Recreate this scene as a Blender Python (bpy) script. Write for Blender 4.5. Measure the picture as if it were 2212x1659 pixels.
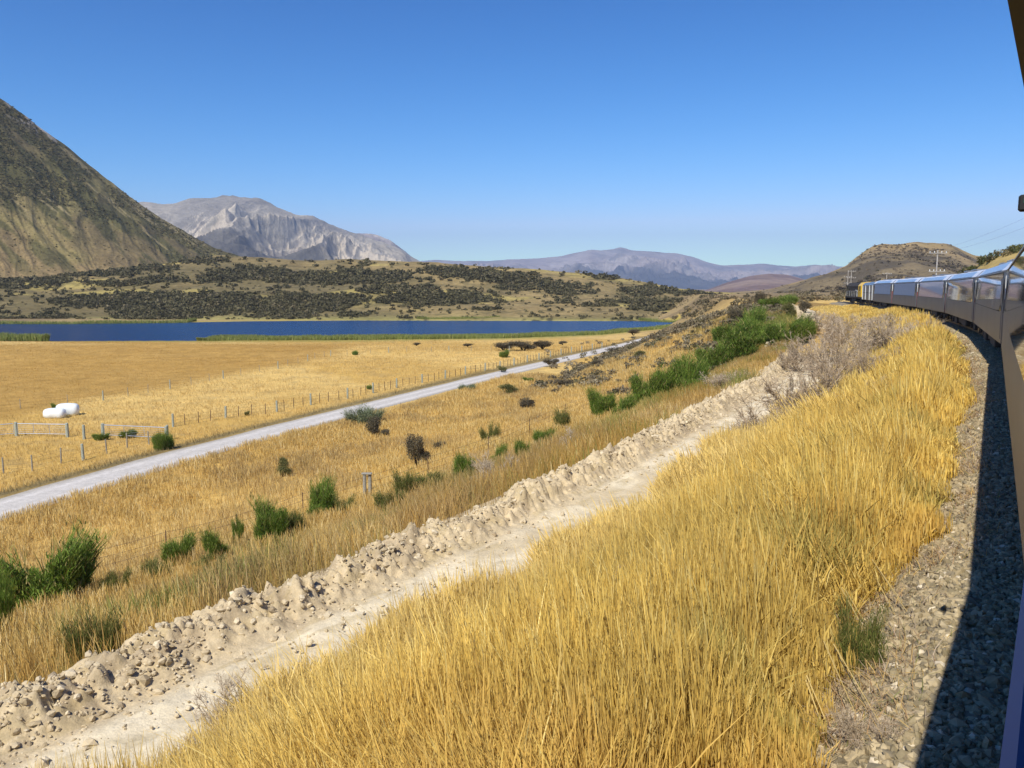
import bpy, math, random
import numpy as np
rng = np.random.default_rng(7); random.seed(7)
for o in list(bpy.data.objects): bpy.data.objects.remove(o)
SC = bpy.context.scene; COL = SC.collection
R = math.radians
# ---------------------------------------------------------------- camera, sky, sun
CZ = 16.0                                   # camera height over the datum (lake at 2.0)
F = 1700.0; TH = math.atan(207.5/F)         # focal length and pitch, in units of a 2212 px wide frame
cam = bpy.data.cameras.new('camera'); camo = bpy.data.objects.new('camera', cam); COL.objects.link(camo)
cam.sensor_width = 36; cam.lens = 36*F/2212; cam.clip_start = 0.05; cam.clip_end = 40000
camo.location = (0, 0, CZ); camo.rotation_euler = (math.pi/2-TH, 0, 0); SC.camera = camo
SUN_EL, SHADOW_AZ = 50.0, 24.6              # shadows fall away from the camera, a little to the right
W = bpy.data.worlds.new('World'); SC.world = W; W.use_nodes = True
nt = W.node_tree; nt.nodes.clear()
sky = nt.nodes.new('ShaderNodeTexSky'); sky.sky_type = 'NISHITA'; sky.sun_disc = False
sky.sun_elevation = R(SUN_EL); sky.sun_rotation = R(180+SHADOW_AZ)
sky.altitude = 900; sky.air_density = 1.0; sky.dust_density = 0.0; sky.ozone_density = 3.0
bg = nt.nodes.new('ShaderNodeBackground'); bg.inputs[1].default_value = 0.10
wo = nt.nodes.new('ShaderNodeOutputWorld')
sepc = nt.nodes.new('ShaderNodeSeparateColor'); comb = nt.nodes.new('ShaderNodeCombineColor'); nt.links.new(sky.outputs[0], sepc.inputs[0])
for ch, (pw, gain) in enumerate(((2.7, .090), (1.66, .385), (1.35, .740))):   # deeper, cleaner blue of dry mountain air
    p1 = nt.nodes.new('ShaderNodeMath'); p1.operation = 'POWER'; p1.inputs[1].default_value = pw; p2 = nt.nodes.new('ShaderNodeMath'); p2.operation = 'MULTIPLY'; p2.inputs[1].default_value = gain
    nt.links.new(sepc.outputs[ch], p1.inputs[0]); nt.links.new(p1.outputs[0], p2.inputs[0]); nt.links.new(p2.outputs[0], comb.inputs[ch])
    if ch == 0: red = p2
    if ch == 1:
        k1 = nt.nodes.new('ShaderNodeMath'); k1.operation = 'MULTIPLY'; k1.inputs[1].default_value = .69; nt.links.new(p2.outputs[0], k1.inputs[0])
        k2 = nt.nodes.new('ShaderNodeMath'); k2.operation = 'MINIMUM'; nt.links.new(k1.outputs[0], k2.inputs[0]); nt.links.new(red.outputs[0], k2.inputs[1]); nt.links.new(k2.outputs[0], comb.inputs[0])
nt.links.new(comb.outputs[0], bg.inputs[0]); nt.links.new(bg.outputs[0], wo.inputs[0])
sl = bpy.data.lights.new('sun', 'SUN'); sl.energy = 4.9; sl.angle = R(0.53); sl.color = (1, 0.94, 0.82)
so = bpy.data.objects.new('sun', sl); COL.objects.link(so)
so.rotation_euler = (R(90-SUN_EL), 0, R(-SHADOW_AZ)); so.location = (0, 0, 300)
SC.view_settings.view_transform = 'Standard'; SC.view_settings.look = 'None'
SC.view_settings.exposure = 0.22; SC.view_settings.gamma = 1.0
SC.render.engine = 'CYCLES'
cy = SC.cycles
cy.max_bounces = 6; cy.diffuse_bounces = 2; cy.glossy_bounces = 3; cy.transmission_bounces = 3; cy.volume_bounces = 0; cy.transparent_max_bounces = 6
cy.use_denoising = True

# ---------------------------------------------------------------- maths helpers
def h2(ix, iy, seed):
    n = (ix.astype(np.int64)*374761393 + iy.astype(np.int64)*668265263 + seed*1442695041) & 0xffffffff
    n = ((n ^ (n >> 13))*1274126177) & 0xffffffff
    n = (n ^ (n >> 16)) & 0xffffffff
    return n/4294967295.0
def vn(x, y, seed=0):                        # value noise 0..1
    x = np.asarray(x, float); y = np.asarray(y, float)
    x, y = x*0.8+y*0.6, y*0.8-x*0.6
    ix = np.floor(x); iy = np.floor(y); fx = x-ix; fy = y-iy
    fx = fx*fx*fx*(fx*(fx*6-15)+10); fy = fy*fy*fy*(fy*(fy*6-15)+10)
    a = h2(ix, iy, seed); b = h2(ix+1, iy, seed); c = h2(ix, iy+1, seed); d = h2(ix+1, iy+1, seed)
    return (a*(1-fx)+b*fx)*(1-fy)+(c*(1-fx)+d*fx)*fy
def fbm(x, y, seed=0, o=4, g=0.5):
    x = np.asarray(x, float); y = np.asarray(y, float)
    s = np.zeros(np.broadcast(x, y).shape); a = 1; t = 0
    for i in range(o):
        s = s + a*vn(x*2.03**i+i*17.3, y*2.03**i-i*9.1, seed+i); t += a; a *= g
    return s/t
def ridged(x, y, seed=0, o=4, g=0.55):
    x = np.asarray(x, float); y = np.asarray(y, float)
    s = 0; a = 1; t = 0
    for i in range(o):
        s = s + a*(1-np.abs(2*vn(x*2.1**i+i*5.3, y*2.1**i+i*3.7, seed+i)-1)); t += a; a *= g
    return s/t
def sst(a, b, x):
    t = np.clip((x-a)/(b-a), 0, 1); return t*t*(3-2*t)
def mixc(a, b, t):
    t = np.asarray(t)[..., None]; return np.asarray(a)*(1-t)+np.asarray(b)*t
def pray(px, py):                            # photo point (2212 px wide frame) -> (X/Y, rise/Y)
    v = np.asarray(py, float)-829.5
    fw = F*math.cos(TH)-v*math.sin(TH); dn = F*math.sin(TH)+v*math.cos(TH)
    return (np.asarray(px, float)-1106)/fw, -dn/fw

# ---------------------------------------------------------------- the railway's line
KS = np.array([-200, -20, 0, 25, 50, 75, 100, 130, 165, 230, 1500.]); KH = np.radians([34.6, 34.6, 34.5, 30.33, 26.73, 22.45, 18.9, 18.0, 13.2, 9, 11])
ps = np.arange(-200, 1500, 1.0); _h = np.interp(ps+0.5, KS, KH)
pxx = np.concatenate([[0], np.cumsum(np.sin(_h))])[:-1]; pyy = np.concatenate([[0], np.cumsum(np.cos(_h))])[:-1]
pxx -= pxx[200]; pyy -= pyy[200]
def hd(s): return np.interp(s, KS, KH)
def su2xy(s, u):
    s = np.asarray(s, float); u = np.asarray(u, float); h = hd(s)
    return np.interp(s, ps, pxx)-u*np.cos(h), np.interp(s, ps, pyy)+u*np.sin(h)
def xy2su(x, y):
    x = np.asarray(x, float); y = np.asarray(y, float); sh = x.shape; x = x.ravel(); y = y.ravel()
    S = np.empty(x.size); U = np.empty(x.size)
    st = 2; qx = pxx[::st]; qy = pyy[::st]; qs = ps[::st]; qh = hd(qs)
    for i in range(0, x.size, 20000):
        dx = x[i:i+20000, None]-qx; dy = y[i:i+20000, None]-qy
        k = np.argmin(dx*dx+dy*dy, 1); j = np.arange(k.size)
        ddx = dx[j, k]; ddy = dy[j, k]
        s = qs[k]+ddx*np.sin(qh[k])+ddy*np.cos(qh[k]); s = np.clip(s, -200, 1498)
        hx = np.interp(s, ps, pxx); hy = np.interp(s, ps, pyy); h = hd(s)
        S[i:i+20000] = s; U[i:i+20000] = -(x[i:i+20000]-hx)*np.cos(h)+(y[i:i+20000]-hy)*np.sin(h)
    return S.reshape(sh), U.reshape(sh)
ZR = CZ-2.75                                 # rail top
# ---------------------------------------------------------------- the road's line
_rp = np.array([(-420, 1250, 12.4), (0, 1082, 12.5), (300, 1002, 12.6), (600, 926, 12.7), (800, 879, 12.8), (1000, 832, 12.9), (1170, 790, 13.1), (1290, 757, 13.2), (1390, 729, 13.2), (1450, 709, 13.2)])
_b, _r = pray(_rp[:, 0], _rp[:, 1]); _Y = _rp[:, 2]/-_r
RX, RY = _b*_Y, _Y
_o = np.argsort(RY); RX, RY = RX[_o], RY[_o]
_c = np.polyfit(RY, RX, 3, w=1/(1+RY*0.01))
def roadx(y): return np.polyval(_c, np.clip(y, 20, 240))+np.where(y < 20, (y-20)*np.polyval(np.polyder(_c), 20), 0)
_ry = np.linspace(15, 235, 120); _rs, _ru = xy2su(roadx(_ry), _ry)
def road_d(x, y):                            # signed distance to the road's centre line, about
    sl = np.polyval(np.polyder(_c), np.clip(y, 20, 240)); return (x-roadx(y))/np.sqrt(1+sl*sl)
# ---------------------------------------------------------------- lake outline: near and far shore as distance over bearing
LZ = CZ-14.0
def shore(pts):
    p = np.array(pts, float); b, r = pray(p[:, 0], p[:, 1]); return b, 14.0/-r
NB, NY = shore([(-500, 739), (0, 738), (430, 737), (800, 735), (1100, 731), (1300, 723), (1430, 711), (1494, 698)])
FB, FY = shore([(-500, 703), (0, 699), (150, 699), (430, 696), (560, 694), (760, 692), (1100, 690), (1300, 692), (1420, 694), (1494, 697)])
def lake_in(x, y):                           # > 0 inside, metres along Y
    b = x/np.maximum(y, 1)
    wob = (fbm(x*0.03, y*0.03, 5, 3)-.5)*5
    n = np.interp(b, NB, NY); f = np.interp(b, FB, FY)
    d = np.minimum(y-n, f-y)+wob
    return np.where((b > NB[-1]) | (y < 20), -50, d)
# ---------------------------------------------------------------- ground height
DIRT0, DIRT1 = -30, 145
def d10(s): return np.interp(s, [-100, 0, 70, 76, 84, 110, 140, 200, 400], [5.9, 5.9, 5.9, 5.95, 6.3, 4.9, 3.8, 3.4, 3.2])
def drop_su(x, y, s, u):
    D = d10(s)
    flo = 13.0+sst(90, 200, y)*0.75
    uR = np.interp(s, [-50, 0, 21, 47, 109, 150, 190, 260], [47, 47, 46, 48, 42, 33, 27, 40])-3.2
    nz = (fbm(x*0.09, y*0.09, 11, 4)-.5)
    # cross section beside the line
    ks = [0.5, 1.3, 2.6, 5.0, 7.0, 10.2, 12.2, 14.0]
    ds = [2.95+0*D, 3.35+0*D, 3.6+0*D, 3.6+(D-3.6)*.5, D, D, D+.1, D+.6]
    out = np.where(u < ks[0], 2.95, 0.0)
    for i in range(7):
        m = (u >= ks[i]) & (u < ks[i+1]); t = (u-ks[i])/(ks[i+1]-ks[i])
        out = np.where(m, ds[i]*(1-t)+ds[i+1]*t, out)
    t = np.clip((u-14)/np.maximum(uR-14, 4), 0, 1)
    far = D+.6+(flo-D-.6)*(1-(1-t)**1.8)
    far = far+nz*1.1*np.clip((u-14)/8, 0, 1)*np.clip((1-t)*5, 0, 1)
    out = np.where(u >= 14, far, out)
    # scrubby spur on the left, further up the line
    hw = sst(88, 118, s)*(1-sst(150, 185, s))
    hp = np.interp(u, [9, 12, 20, 27, 34, 42], [3.4, 3.3, 3.7, 5.9, 8.8, 12.8])+nz*0.8
    out = np.where(u > 9, np.minimum(out, out*(1-hw)+hp*hw), out)
    # right of the line: ditch, then a scrubby bank
    bank = np.interp(u, [-60, -34, -20, -14.5, -12.5, -9.5, -6, -3.4], [-8.5, -7.6, -5.6, -3.6, -1.6, 0.9, 3.1, 2.95])+nz*1.2*np.clip((-u-6)/4, 0, 1)
    fl = np.interp(u, [-300, -60, -9, -6, -3.4], [1.0, 2.0, 2.9, 3.15, 2.95])
    w = (1-sst(134, 156, s))*sst(-60, -20, s)
    out = np.where(u < -3.4, bank*w+fl*(1-w), out)
    # valley floor
    und = (fbm(x*0.02, y*0.02, 3, 3)-.5)*0.5
    out = out+und*np.clip((out-9)/3, 0, 1)*(1-np.exp(-(road_d(x, y)/7)**2))
    rd = np.abs(road_d(x, y)); inr = (y > 8) & (y < 225)
    out = np.where(inr & (out > 9), out*(sst(2.3, 6, rd))+(13.0-.5*(1-sst(40, 100, y))+0.3*sst(100, 200, y))*(1-sst(2.3, 6, rd)), out)
    li = lake_in(x, y)
    out = np.where(li > -12, np.minimum(out, 13.85)*(1-sst(-12, -1, li))+13.85*sst(-12, -1, li), out)
    out = np.where(li > -1, 13.85+sst(-1, 6, li)*1.6, out)
    # beyond: far flats
    farw = sst(420, 700, np.hypot(x, y))
    out = out*(1-farw)+13.9*farw
    return out
def gz(x, y):
    x = np.asarray(x, float); y = np.asarray(y, float)
    s, u = xy2su(x, y); return CZ-drop_su(x, y, s, u)
# ---------------------------------------------------------------- hills as real height fields over (bearing, distance)
class Hill:
    def __init__(self, sil, Yf, Yr, foot, prof, noise, back=1.7):
        p = np.array(sil, float); b, r = pray(p[:, 0], p[:, 1]); o = np.argsort(b)
        b, r = b[o], r[o]; gb = np.linspace(b[0], b[-1], 6000); gr = np.interp(gb, b, r); sg = (.014 if Yf.__class__ is not int and sil[0][0] < -800 and sil[0][1] < 0 else .0018)/(gb[1]-gb[0])
        kk = np.arange(-int(3*sg)-1, int(3*sg)+2); kr = np.exp(-.5*(kk/sg)**2); kr /= kr.sum(); gr = np.convolve(np.pad(gr, len(kk)//2, mode='edge'), kr, 'valid')
        self.b, self.r = gb, gr; self.Yf, self.Yr, self.foot, self.prof, self.noise, self.back = Yf, Yr, foot, prof, noise, back; self.amp = 250 if Yf.__class__ is int else 20
    def yr(self, b): return self.Yr(b) if callable(self.Yr) else self.Yr+0*b
    def yf(self, b): return self.Yf(b) if callable(self.Yf) else self.Yf+0*b
    def z(self, x, y):
        b = x/np.maximum(y, 1); yr = self.yr(b); yf = self.yf(b)
        top = CZ+np.interp(b, self.b, self.r)*yr; t = (y-yf)/(yr-yf)
        z = self.foot+(top-self.foot)*self.prof(np.clip(t, 0, 1), b)
        tb = np.clip((y-yr)/(yr*self.back-yr), 0, 1)
        z = np.where(t > 1, self.foot+(top-self.foot)*(1-sst(0, 1, tb)), z)
        z = z+self.noise(x, y, np.clip(t, 0, 1.3), b)*np.clip((top-self.foot)/(self.amp or 1e-6), 0, 1)
        ed = np.minimum(sst(self.b[0], self.b[0]+.02, b), 1-sst(self.b[-1]-.02, self.b[-1], b))
        z = self.foot-3+(z-self.foot+3)*ed
        return np.where((t < 0) | (b < self.b[0]) | (b > self.b[-1]), self.foot-6, z)
big_hill = Hill([(-900, -260), (-500, -110), (-200, 62), (0, 213), (28, 228), (48, 244), (56, 256), (100, 286), (134, 304), (145, 318), (200, 362), (300, 440), (400, 503), (450, 530), (500, 549), (560, 566), (640, 590), (760, 622), (900, 640)],
    lambda b: 545+(b+.7)*60, lambda b: 830+(b+.7)*420, 2.0,
    lambda t, b: np.where(t < .34, .17*(t/.34)**1.3, .17+.83*((t-.34)/.66)**1.12),
    lambda x, y, t, b: ((fbm(x*.012, y*.008, 21, 5)-.5)*9*t+(ridged(b*30+t*3.5+fbm(b*20, t*5, 24, 2)*1.5, t*2.2-b*3, 23, 4)-.6)*7.5*sst(.08, .4, t))*(1-.8*sst(.75, 1, t))+(fbm(x*.06, y*.05, 25, 3)-.5)*3.0*np.clip(t*3, 0, 1)*sst(-.25, -.45, b))
mid_hill = Hill([(-900, 700), (-500, 650), (-200, 622), (0, 606), (100, 598), (200, 588), (300, 577), (400, 564), (480, 550), (560, 556), (650, 564), (740, 562), (850, 567), (915, 568), (1000, 573), (1080, 578), (1180, 584), (1260, 592), (1330, 602), (1390, 612), (1450, 622), (1520, 630), (1600, 633), (1700, 637), (1800, 640), (1900, 640)],
    lambda b: np.interp(b, [-.8, -.3, .2, .23, .3, .45], [352, 345, 335, 330, 300, 280]), lambda b: np.interp(b, [-.7, -.35], [520, 620]), 2.2,
    lambda t, b: .12*t+.88*(sst(0, .42, t)*.42+sst(.36, 1, t)*.58),
    lambda x, y, t, b: ((fbm(x*.011, y*.011, 31, 4)-.5)*13*sst(0, .3, t)*(1-.85*sst(.75, 1, t))*(1-sst(.2, .35, b)*.7)+(fbm(x*.05, y*.05, 35, 3)-.5)*1.6*sst(0, .1, t)))
right_hill = Hill([(1560, 634), (1660, 625), (1700, 615), (1750, 602), (1800, 588), (1830, 575), (1850, 560), (1870, 547), (1885, 538), (1905, 533), (1925, 533), (1950, 529), (1980, 525), (2000, 528), (2040, 528), (2060, 535), (2085, 550), (2110, 561), (2160, 574), (2260, 590), (2500, 600)],
    lambda b: np.interp(b, [.25, .35, .5], [330, 300, 260]), lambda b: 1150+0*b, 9.0,
    lambda t, b: .10*t+.90*sst(.12, 1.0, t)**1.15,
    lambda x, y, t, b: (fbm(x*.006, y*.005, 41, 5)-.5)*30*sst(0, .3, t)*(1-.9*sst(.75, 1, t))+(fbm(x*.03, y*.03, 45, 3)-.5)*3*sst(0, .2, t))
low_hill = Hill([(1440, 640), (1500, 634), (1530, 625), (1570, 610), (1620, 596), (1660, 591), (1700, 593), (1730, 601), (1760, 612), (1800, 620), (1900, 630)],
    2300, 3600, 2.0, lambda t, b: t**.9, lambda x, y, t, b: (ridged(x*.004, y*.003, 51, 4)-.6)*60*sst(0, .3, t)*(1-sst(.8, 1, t)))
rock_mountain = Hill([(180, 470), (300, 437), (328, 438), (350, 442), (380, 440), (410, 431), (450, 428), (500, 425), (545, 430), (560, 428), (580, 434), (610, 449), (640, 462), (680, 470), (720, 488), (770, 508), (800, 516), (830, 526), (870, 544), (905, 566), (960, 584), (1060, 600)],
    2600, 4700, 2.0, lambda t, b: .12*t+.88*t**1.25,
    lambda x, y, t, b: ((ridged(np.arctan2(x+1240, 5600-y)*5.5+fbm(x*.002, y*.002, 66, 2)*.7, np.hypot(x+1240, y-5600)*.0011, 61, 5, .46)-.62)*300+(fbm(x*.01, y*.008, 67, 4)-.5)*40)*sst(0, .35, t)*(1-.86*sst(.62, .97, t)))
side_peak = Hill([(640, 560), (700, 520), (760, 504), (800, 502), (820, 507), (845, 519), (870, 540), (895, 560), (930, 590)],
    4600, 6000, 2.0, lambda t, b: t**1.1, lambda x, y, t, b: (ridged(x*.003, y*.0015, 71, 5)-.6)*240*sst(0, .3, t)*(1-.92*sst(.75, 1, t)))
far_range = Hill([(760, 600), (900, 566), (940, 561), (1000, 563), (1050, 563), (1110, 560), (1160, 558), (1210, 554), (1245, 545), (1275, 540), (1300, 541), (1325, 538), (1340, 534), (1365, 541), (1400, 543), (1430, 546), (1460, 547), (1500, 555), (1530, 566), (1560, 573), (1620, 571), (1650, 569), (1690, 573), (1720, 575), (1760, 571), (1800, 574), (1850, 580), (1950, 585), (2300, 590)],
    7500, 11500, 2.0, lambda t, b: .1*t+.9*t**1.15,
    lambda x, y, t, b: ((ridged(x*.0013+fbm(x*.001, y*.001, 86, 2), y*.0006, 81, 6, .6)-.62)*560)*sst(0, .3, t)*(1-.95*sst(.46, .86, t)))
NEARH = [big_hill, mid_hill, right_hill]
def tz(x, y):                                # height of whatever ground is on top
    z = gz(x, y)
    for h in NEARH: z = np.maximum(z, h.z(x, y))
    return z
_TY = np.exp(np.linspace(math.log(2.5), math.log(1400), 520))
def hit(px, py, fn=None):                    # where the sight line through a photo point meets the ground
    px = np.atleast_1d(np.asarray(px, float)); py = np.atleast_1d(np.asarray(py, float))
    b, r = pray(px, py); X = b[:, None]*_TY; Y = np.broadcast_to(_TY, X.shape)
    Z = (fn or tz)(X, Y); ray = CZ+r[:, None]*_TY
    below = ray < Z; k = np.argmax(below, 1); ok = below.any(1) & (k > 0); k = np.maximum(k, 1); j = np.arange(len(k))
    a = ray[j, k-1]-Z[j, k-1]; c = Z[j, k]-ray[j, k]; t = a/np.maximum(a+c, 1e-9)
    y = _TY[k-1]+(_TY[k]-_TY[k-1])*t; x = b*y
    return x, y, (fn or tz)(x, y), ok

# ---------------------------------------------------------------- mesh helpers
def mesh(name, V, faces, mat, parent=None, fcol=None, vcol=None, smooth=False):
    me = bpy.data.meshes.new(name); V = np.ascontiguousarray(V, np.float32)
    if isinstance(faces, np.ndarray): faces = [faces]
    faces = [f for f in faces if len(f)]
    nl = sum(f.size for f in faces); nf = sum(len(f) for f in faces)
    me.vertices.add(len(V)); me.vertices.foreach_set('co', V.ravel())
    me.loops.add(nl); me.loops.foreach_set('vertex_index', np.concatenate([f.ravel() for f in faces]).astype(np.int32))
    tot = np.concatenate([np.full(len(f), f.shape[1]) for f in faces]).astype(np.int32)
    me.polygons.add(nf); me.polygons.foreach_set('loop_start', (np.cumsum(tot)-tot).astype(np.int32))
    me.polygons.foreach_set('use_smooth', np.full(nf, bool(smooth)))
    me.update(calc_edges=True)
    for dom, c, n in (('FACE', fcol, nf), ('POINT', vcol, len(V))):
        if c is not None:
            a = me.attributes.new('Col', 'FLOAT_COLOR', dom); q = np.ones((n, 4), np.float32); q[:, :3] = np.clip(c, 0, 1)
            a.data.foreach_set('color', q.ravel())
    if mat: me.materials.append(mat)
    ob = bpy.data.objects.new(name, me); COL.objects.link(ob)
    if parent: ob.parent = parent
    return ob
def tag(o, label=None, cat=None, group=None, kind=None):
    if label: o['label'] = label
    if cat: o['category'] = cat
    if group: o['group'] = group
    if kind: o['kind'] = kind
    return o
def empty(name, loc, rz=0):
    o = bpy.data.objects.new(name, None); COL.objects.link(o); o.location = loc; o.rotation_euler = (0, 0, rz); o.empty_display_size = .3
    return o
def grid_faces(n, m):
    i = np.arange(n-1)[:, None]*m+np.arange(m-1); return np.stack([i, i+1, i+m+1, i+m], -1).reshape(-1, 4)
class MB:                                     # collects simple solids into one mesh
    def __init__(s): s.v = []; s.q = []; s.t = []; s.n = 0
    def add(s, V, Q=None, T=None):
        s.v.append(np.asarray(V, float))
        if Q is not None and len(Q): s.q.append(np.asarray(Q)+s.n)
        if T is not None and len(T): s.t.append(np.asarray(T)+s.n)
        s.n += len(V); return s
    def box(s, x0, x1, y0, y1, z0, z1, b=0.0):
        if b <= 0:
            V = [(x, y, z) for x in (x0, x1) for y in (y0, y1) for z in (z0, z1)]
            return s.add(V, [(0, 1, 3, 2), (4, 6, 7, 5), (0, 4, 5, 1), (2, 3, 7, 6), (0, 2, 6, 4), (1, 5, 7, 3)])
        pts = [(x0+b, y0), (x1-b, y0), (x1, y0+b), (x1, y1-b), (x1-b, y1), (x0+b, y1), (x0, y1-b), (x0, y0+b)]
        ins = [(x0+2*b, y0+b), (x1-2*b, y0+b), (x1-b, y0+2*b), (x1-b, y1-2*b), (x1-2*b, y1-b), (x0+2*b, y1-b), (x0+b, y1-2*b), (x0+b, y0+2*b)]
        V = [(*p, z0) for p in ins]+[(*p, z0+b) for p in pts]+[(*p, z1-b) for p in pts]+[(*p, z1) for p in ins]+[((x0+x1)/2, (y0+y1)/2, z0), ((x0+x1)/2, (y0+y1)/2, z1)]
        Q = [(k*8+i, k*8+(i+1) % 8, (k+1)*8+(i+1) % 8, (k+1)*8+i) for k in range(3) for i in range(8)]
        T = [(32, (i+1) % 8, i) for i in range(8)]+[(33, 24+i, 24+(i+1) % 8) for i in range(8)]
        return s.add(V, Q, T)
    def tube(s, p0, p1, r0, r1=None, n=8):
        r1 = r0 if r1 is None else r1
        p0 = np.array(p0, float); p1 = np.array(p1, float); d = p1-p0; d /= np.linalg.norm(d)+1e-9
        a = np.cross(d, (0, 0, 1) if abs(d[2]) < .9 else (1, 0, 0)); a /= np.linalg.norm(a); c = np.cross(d, a)
        an = np.arange(n)/n*2*math.pi; ring = np.cos(an)[:, None]*a+np.sin(an)[:, None]*c
        V = np.vstack([p0+ring*r0, p1+ring*r1, [p0], [p1]])
        Q = [(i, (i+1) % n, n+(i+1) % n, n+i) for i in range(n)]; T = [(2*n, (i+1) % n, i) for i in range(n)]+[(2*n+1, n+i, n+(i+1) % n) for i in range(n)]
        return s.add(V, Q, T)
    def prism(s, prof, x0, x1):               # profile of (y, z), swept along x
        n = len(prof); V = [(x0, *p) for p in prof]+[(x1, *p) for p in prof]
        V += [(x0, *np.mean(prof, 0)), (x1, *np.mean(prof, 0))]
        Q = [(i, (i+1) % n, n+(i+1) % n, n+i) for i in range(n)]; T = [(2*n, (i+1) % n, i) for i in range(n)]+[(2*n+1, n+i, n+(i+1) % n) for i in range(n)]
        return s.add(V, Q, T)
    def build(s, name, mat, parent=None, smooth=False):
        f = []
        if s.q: f.append(np.vstack(s.q))
        if s.t: f.append(np.vstack(s.t))
        return mesh(name, np.vstack(s.v), f, mat, parent, smooth=smooth)
def blades(P, h, w, az, lean, widths, fz, droop=0.25):
    """thin curved blades; widths = relative width at each level"""
    N = len(P); L = len(widths); t = np.linspace(0, 1, L)
    dx = np.cos(az); dy = np.sin(az)
    off = (lean*h)[:, None]*t[None]**1.7
    X = P[:, 0:1]+dx[:, None]*off; Y = P[:, 1:2]+dy[:, None]*off
    Z = P[:, 2:3]+h[:, None]*t[None]*(1-droop*np.clip(lean, 0, 1.2)[:, None]*t[None])
    sx = np.cos(fz)[:, None]*w[:, None]*np.asarray(widths)[None]*.5; sy = np.sin(fz)[:, None]*w[:, None]*np.asarray(widths)[None]*.5
    V = np.empty((N, L, 2, 3), np.float32)
    V[:, :, 0, 0] = X-sx; V[:, :, 0, 1] = Y-sy; V[:, :, 1, 0] = X+sx; V[:, :, 1, 1] = Y+sy; V[:, :, 0, 2] = Z; V[:, :, 1, 2] = Z
    base = (np.arange(N)*L*2)[:, None]+np.arange(L-1)[None]*2
    Q = np.stack([base, base+1, base+3, base+2], -1).reshape(-1, 4)
    return V.reshape(-1, 3), Q
def palette(n, cols, wts, jit=.12):
    c = np.asarray(cols)[rng.choice(len(cols), n, p=np.array(wts)/sum(wts))]
    return c*(1+(rng.random((n, 1))-.5)*2*jit)

# ---------------------------------------------------------------- materials
def nodemat(name, rough=.85, spec=.3):
    m = bpy.data.materials.new(name); m.use_nodes = True; t = m.node_tree; b = t.nodes['Principled BSDF']
    b.inputs['Roughness'].default_value = rough; b.inputs['Specular IOR Level'].default_value = spec
    return m, t, b
def noise_node(t, scale, detail=6, rough=.6, vec=None, obj=False):
    n = t.nodes.new('ShaderNodeTexNoise'); n.inputs['Scale'].default_value = scale; n.inputs['Detail'].default_value = detail; n.inputs['Roughness'].default_value = rough
    if vec: t.links.new(vec, n.inputs['Vector'])
    return n
def mat_attr(name, scales, amt=.35, rough=.95, bump=0, bscale=4, bdist=.1, trans=0, stretch=None):
    """base colour from the mesh's own colour attribute, broken up by noise"""
    m, t, b = nodemat(name, rough, .15)
    a = t.nodes.new('ShaderNodeAttribute'); a.attribute_name = 'Col'; cur = a.outputs['Color']
    geo = t.nodes.new('ShaderNodeNewGeometry'); pos = geo.outputs['Position']
    if stretch:
        mp = t.nodes.new('ShaderNodeMapping'); mp.inputs['Scale'].default_value = stretch; t.links.new(pos, mp.inputs['Vector']); pos = mp.outputs[0]
    for sc in scales:
        n = noise_node(t, sc, 5, .65, pos)
        mr = t.nodes.new('ShaderNodeMapRange'); mr.inputs[1].default_value = .3; mr.inputs[2].default_value = .7; mr.inputs[3].default_value = 1-amt; mr.inputs[4].default_value = 1+amt
        t.links.new(n.outputs['Fac'], mr.inputs[0])
        mx = t.nodes.new('ShaderNodeVectorMath'); mx.operation = 'SCALE'; t.links.new(cur, mx.inputs[0]); t.links.new(mr.outputs[0], mx.inputs['Scale']); cur = mx.outputs[0]
    t.links.new(cur, b.inputs['Base Color'])
    if bump:
        n = noise_node(t, bscale, 8, .7, pos); bp = t.nodes.new('ShaderNodeBump'); bp.inputs['Strength'].default_value = bump; bp.inputs['Distance'].default_value = bdist
        t.links.new(n.outputs['Fac'], bp.inputs['Height']); t.links.new(bp.outputs[0], b.inputs['Normal'])
    if trans:
        tr = t.nodes.new('ShaderNodeBsdfTranslucent'); t.links.new(cur, tr.inputs['Color']); mxs = t.nodes.new('ShaderNodeMixShader'); mxs.inputs[0].default_value = trans
        out = t.nodes['Material Output']; t.links.new(b.outputs[0], mxs.inputs[1]); t.links.new(tr.outputs[0], mxs.inputs[2]); t.links.new(mxs.outputs[0], out.inputs['Surface'])
    return m
def mat_plain(name, col, rough=.6, metal=0, amt=.2, scale=6, spec=.5, bump=0, coat=0, bdist=.01, obj=True):
    m, t, b = nodemat(name, rough, spec); b.inputs['Metallic'].default_value = metal; b.inputs['Coat Weight'].default_value = coat
    tc = t.nodes.new('ShaderNodeTexCoord'); n = noise_node(t, scale, 6, .6, tc.outputs['Object'])
    r = t.nodes.new('ShaderNodeMapRange'); r.inputs[1].default_value = .3; r.inputs[2].default_value = .7; r.inputs[3].default_value = 1-amt; r.inputs[4].default_value = 1+amt
    t.links.new(n.outputs['Fac'], r.inputs[0])
    v = t.nodes.new('ShaderNodeVectorMath'); v.operation = 'SCALE'; v.inputs[0].default_value = col; t.links.new(r.outputs[0], v.inputs['Scale']); t.links.new(v.outputs[0], b.inputs['Base Color'])
    if bump:
        bp = t.nodes.new('ShaderNodeBump'); bp.inputs['Strength'].default_value = bump; bp.inputs['Distance'].default_value = bdist; t.links.new(n.outputs['Fac'], bp.inputs['Height']); t.links.new(bp.outputs[0], b.inputs['Normal'])
    return m
M = {}
M['ground'] = mat_attr('dry_grassland', [.35, 2.5], .16, bump=.9, bscale=5, bdist=.12)
M['hill'] = mat_attr('hill_tussock', [.05, .4], .22, bump=.8, bscale=.35, bdist=1.2)
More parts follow.
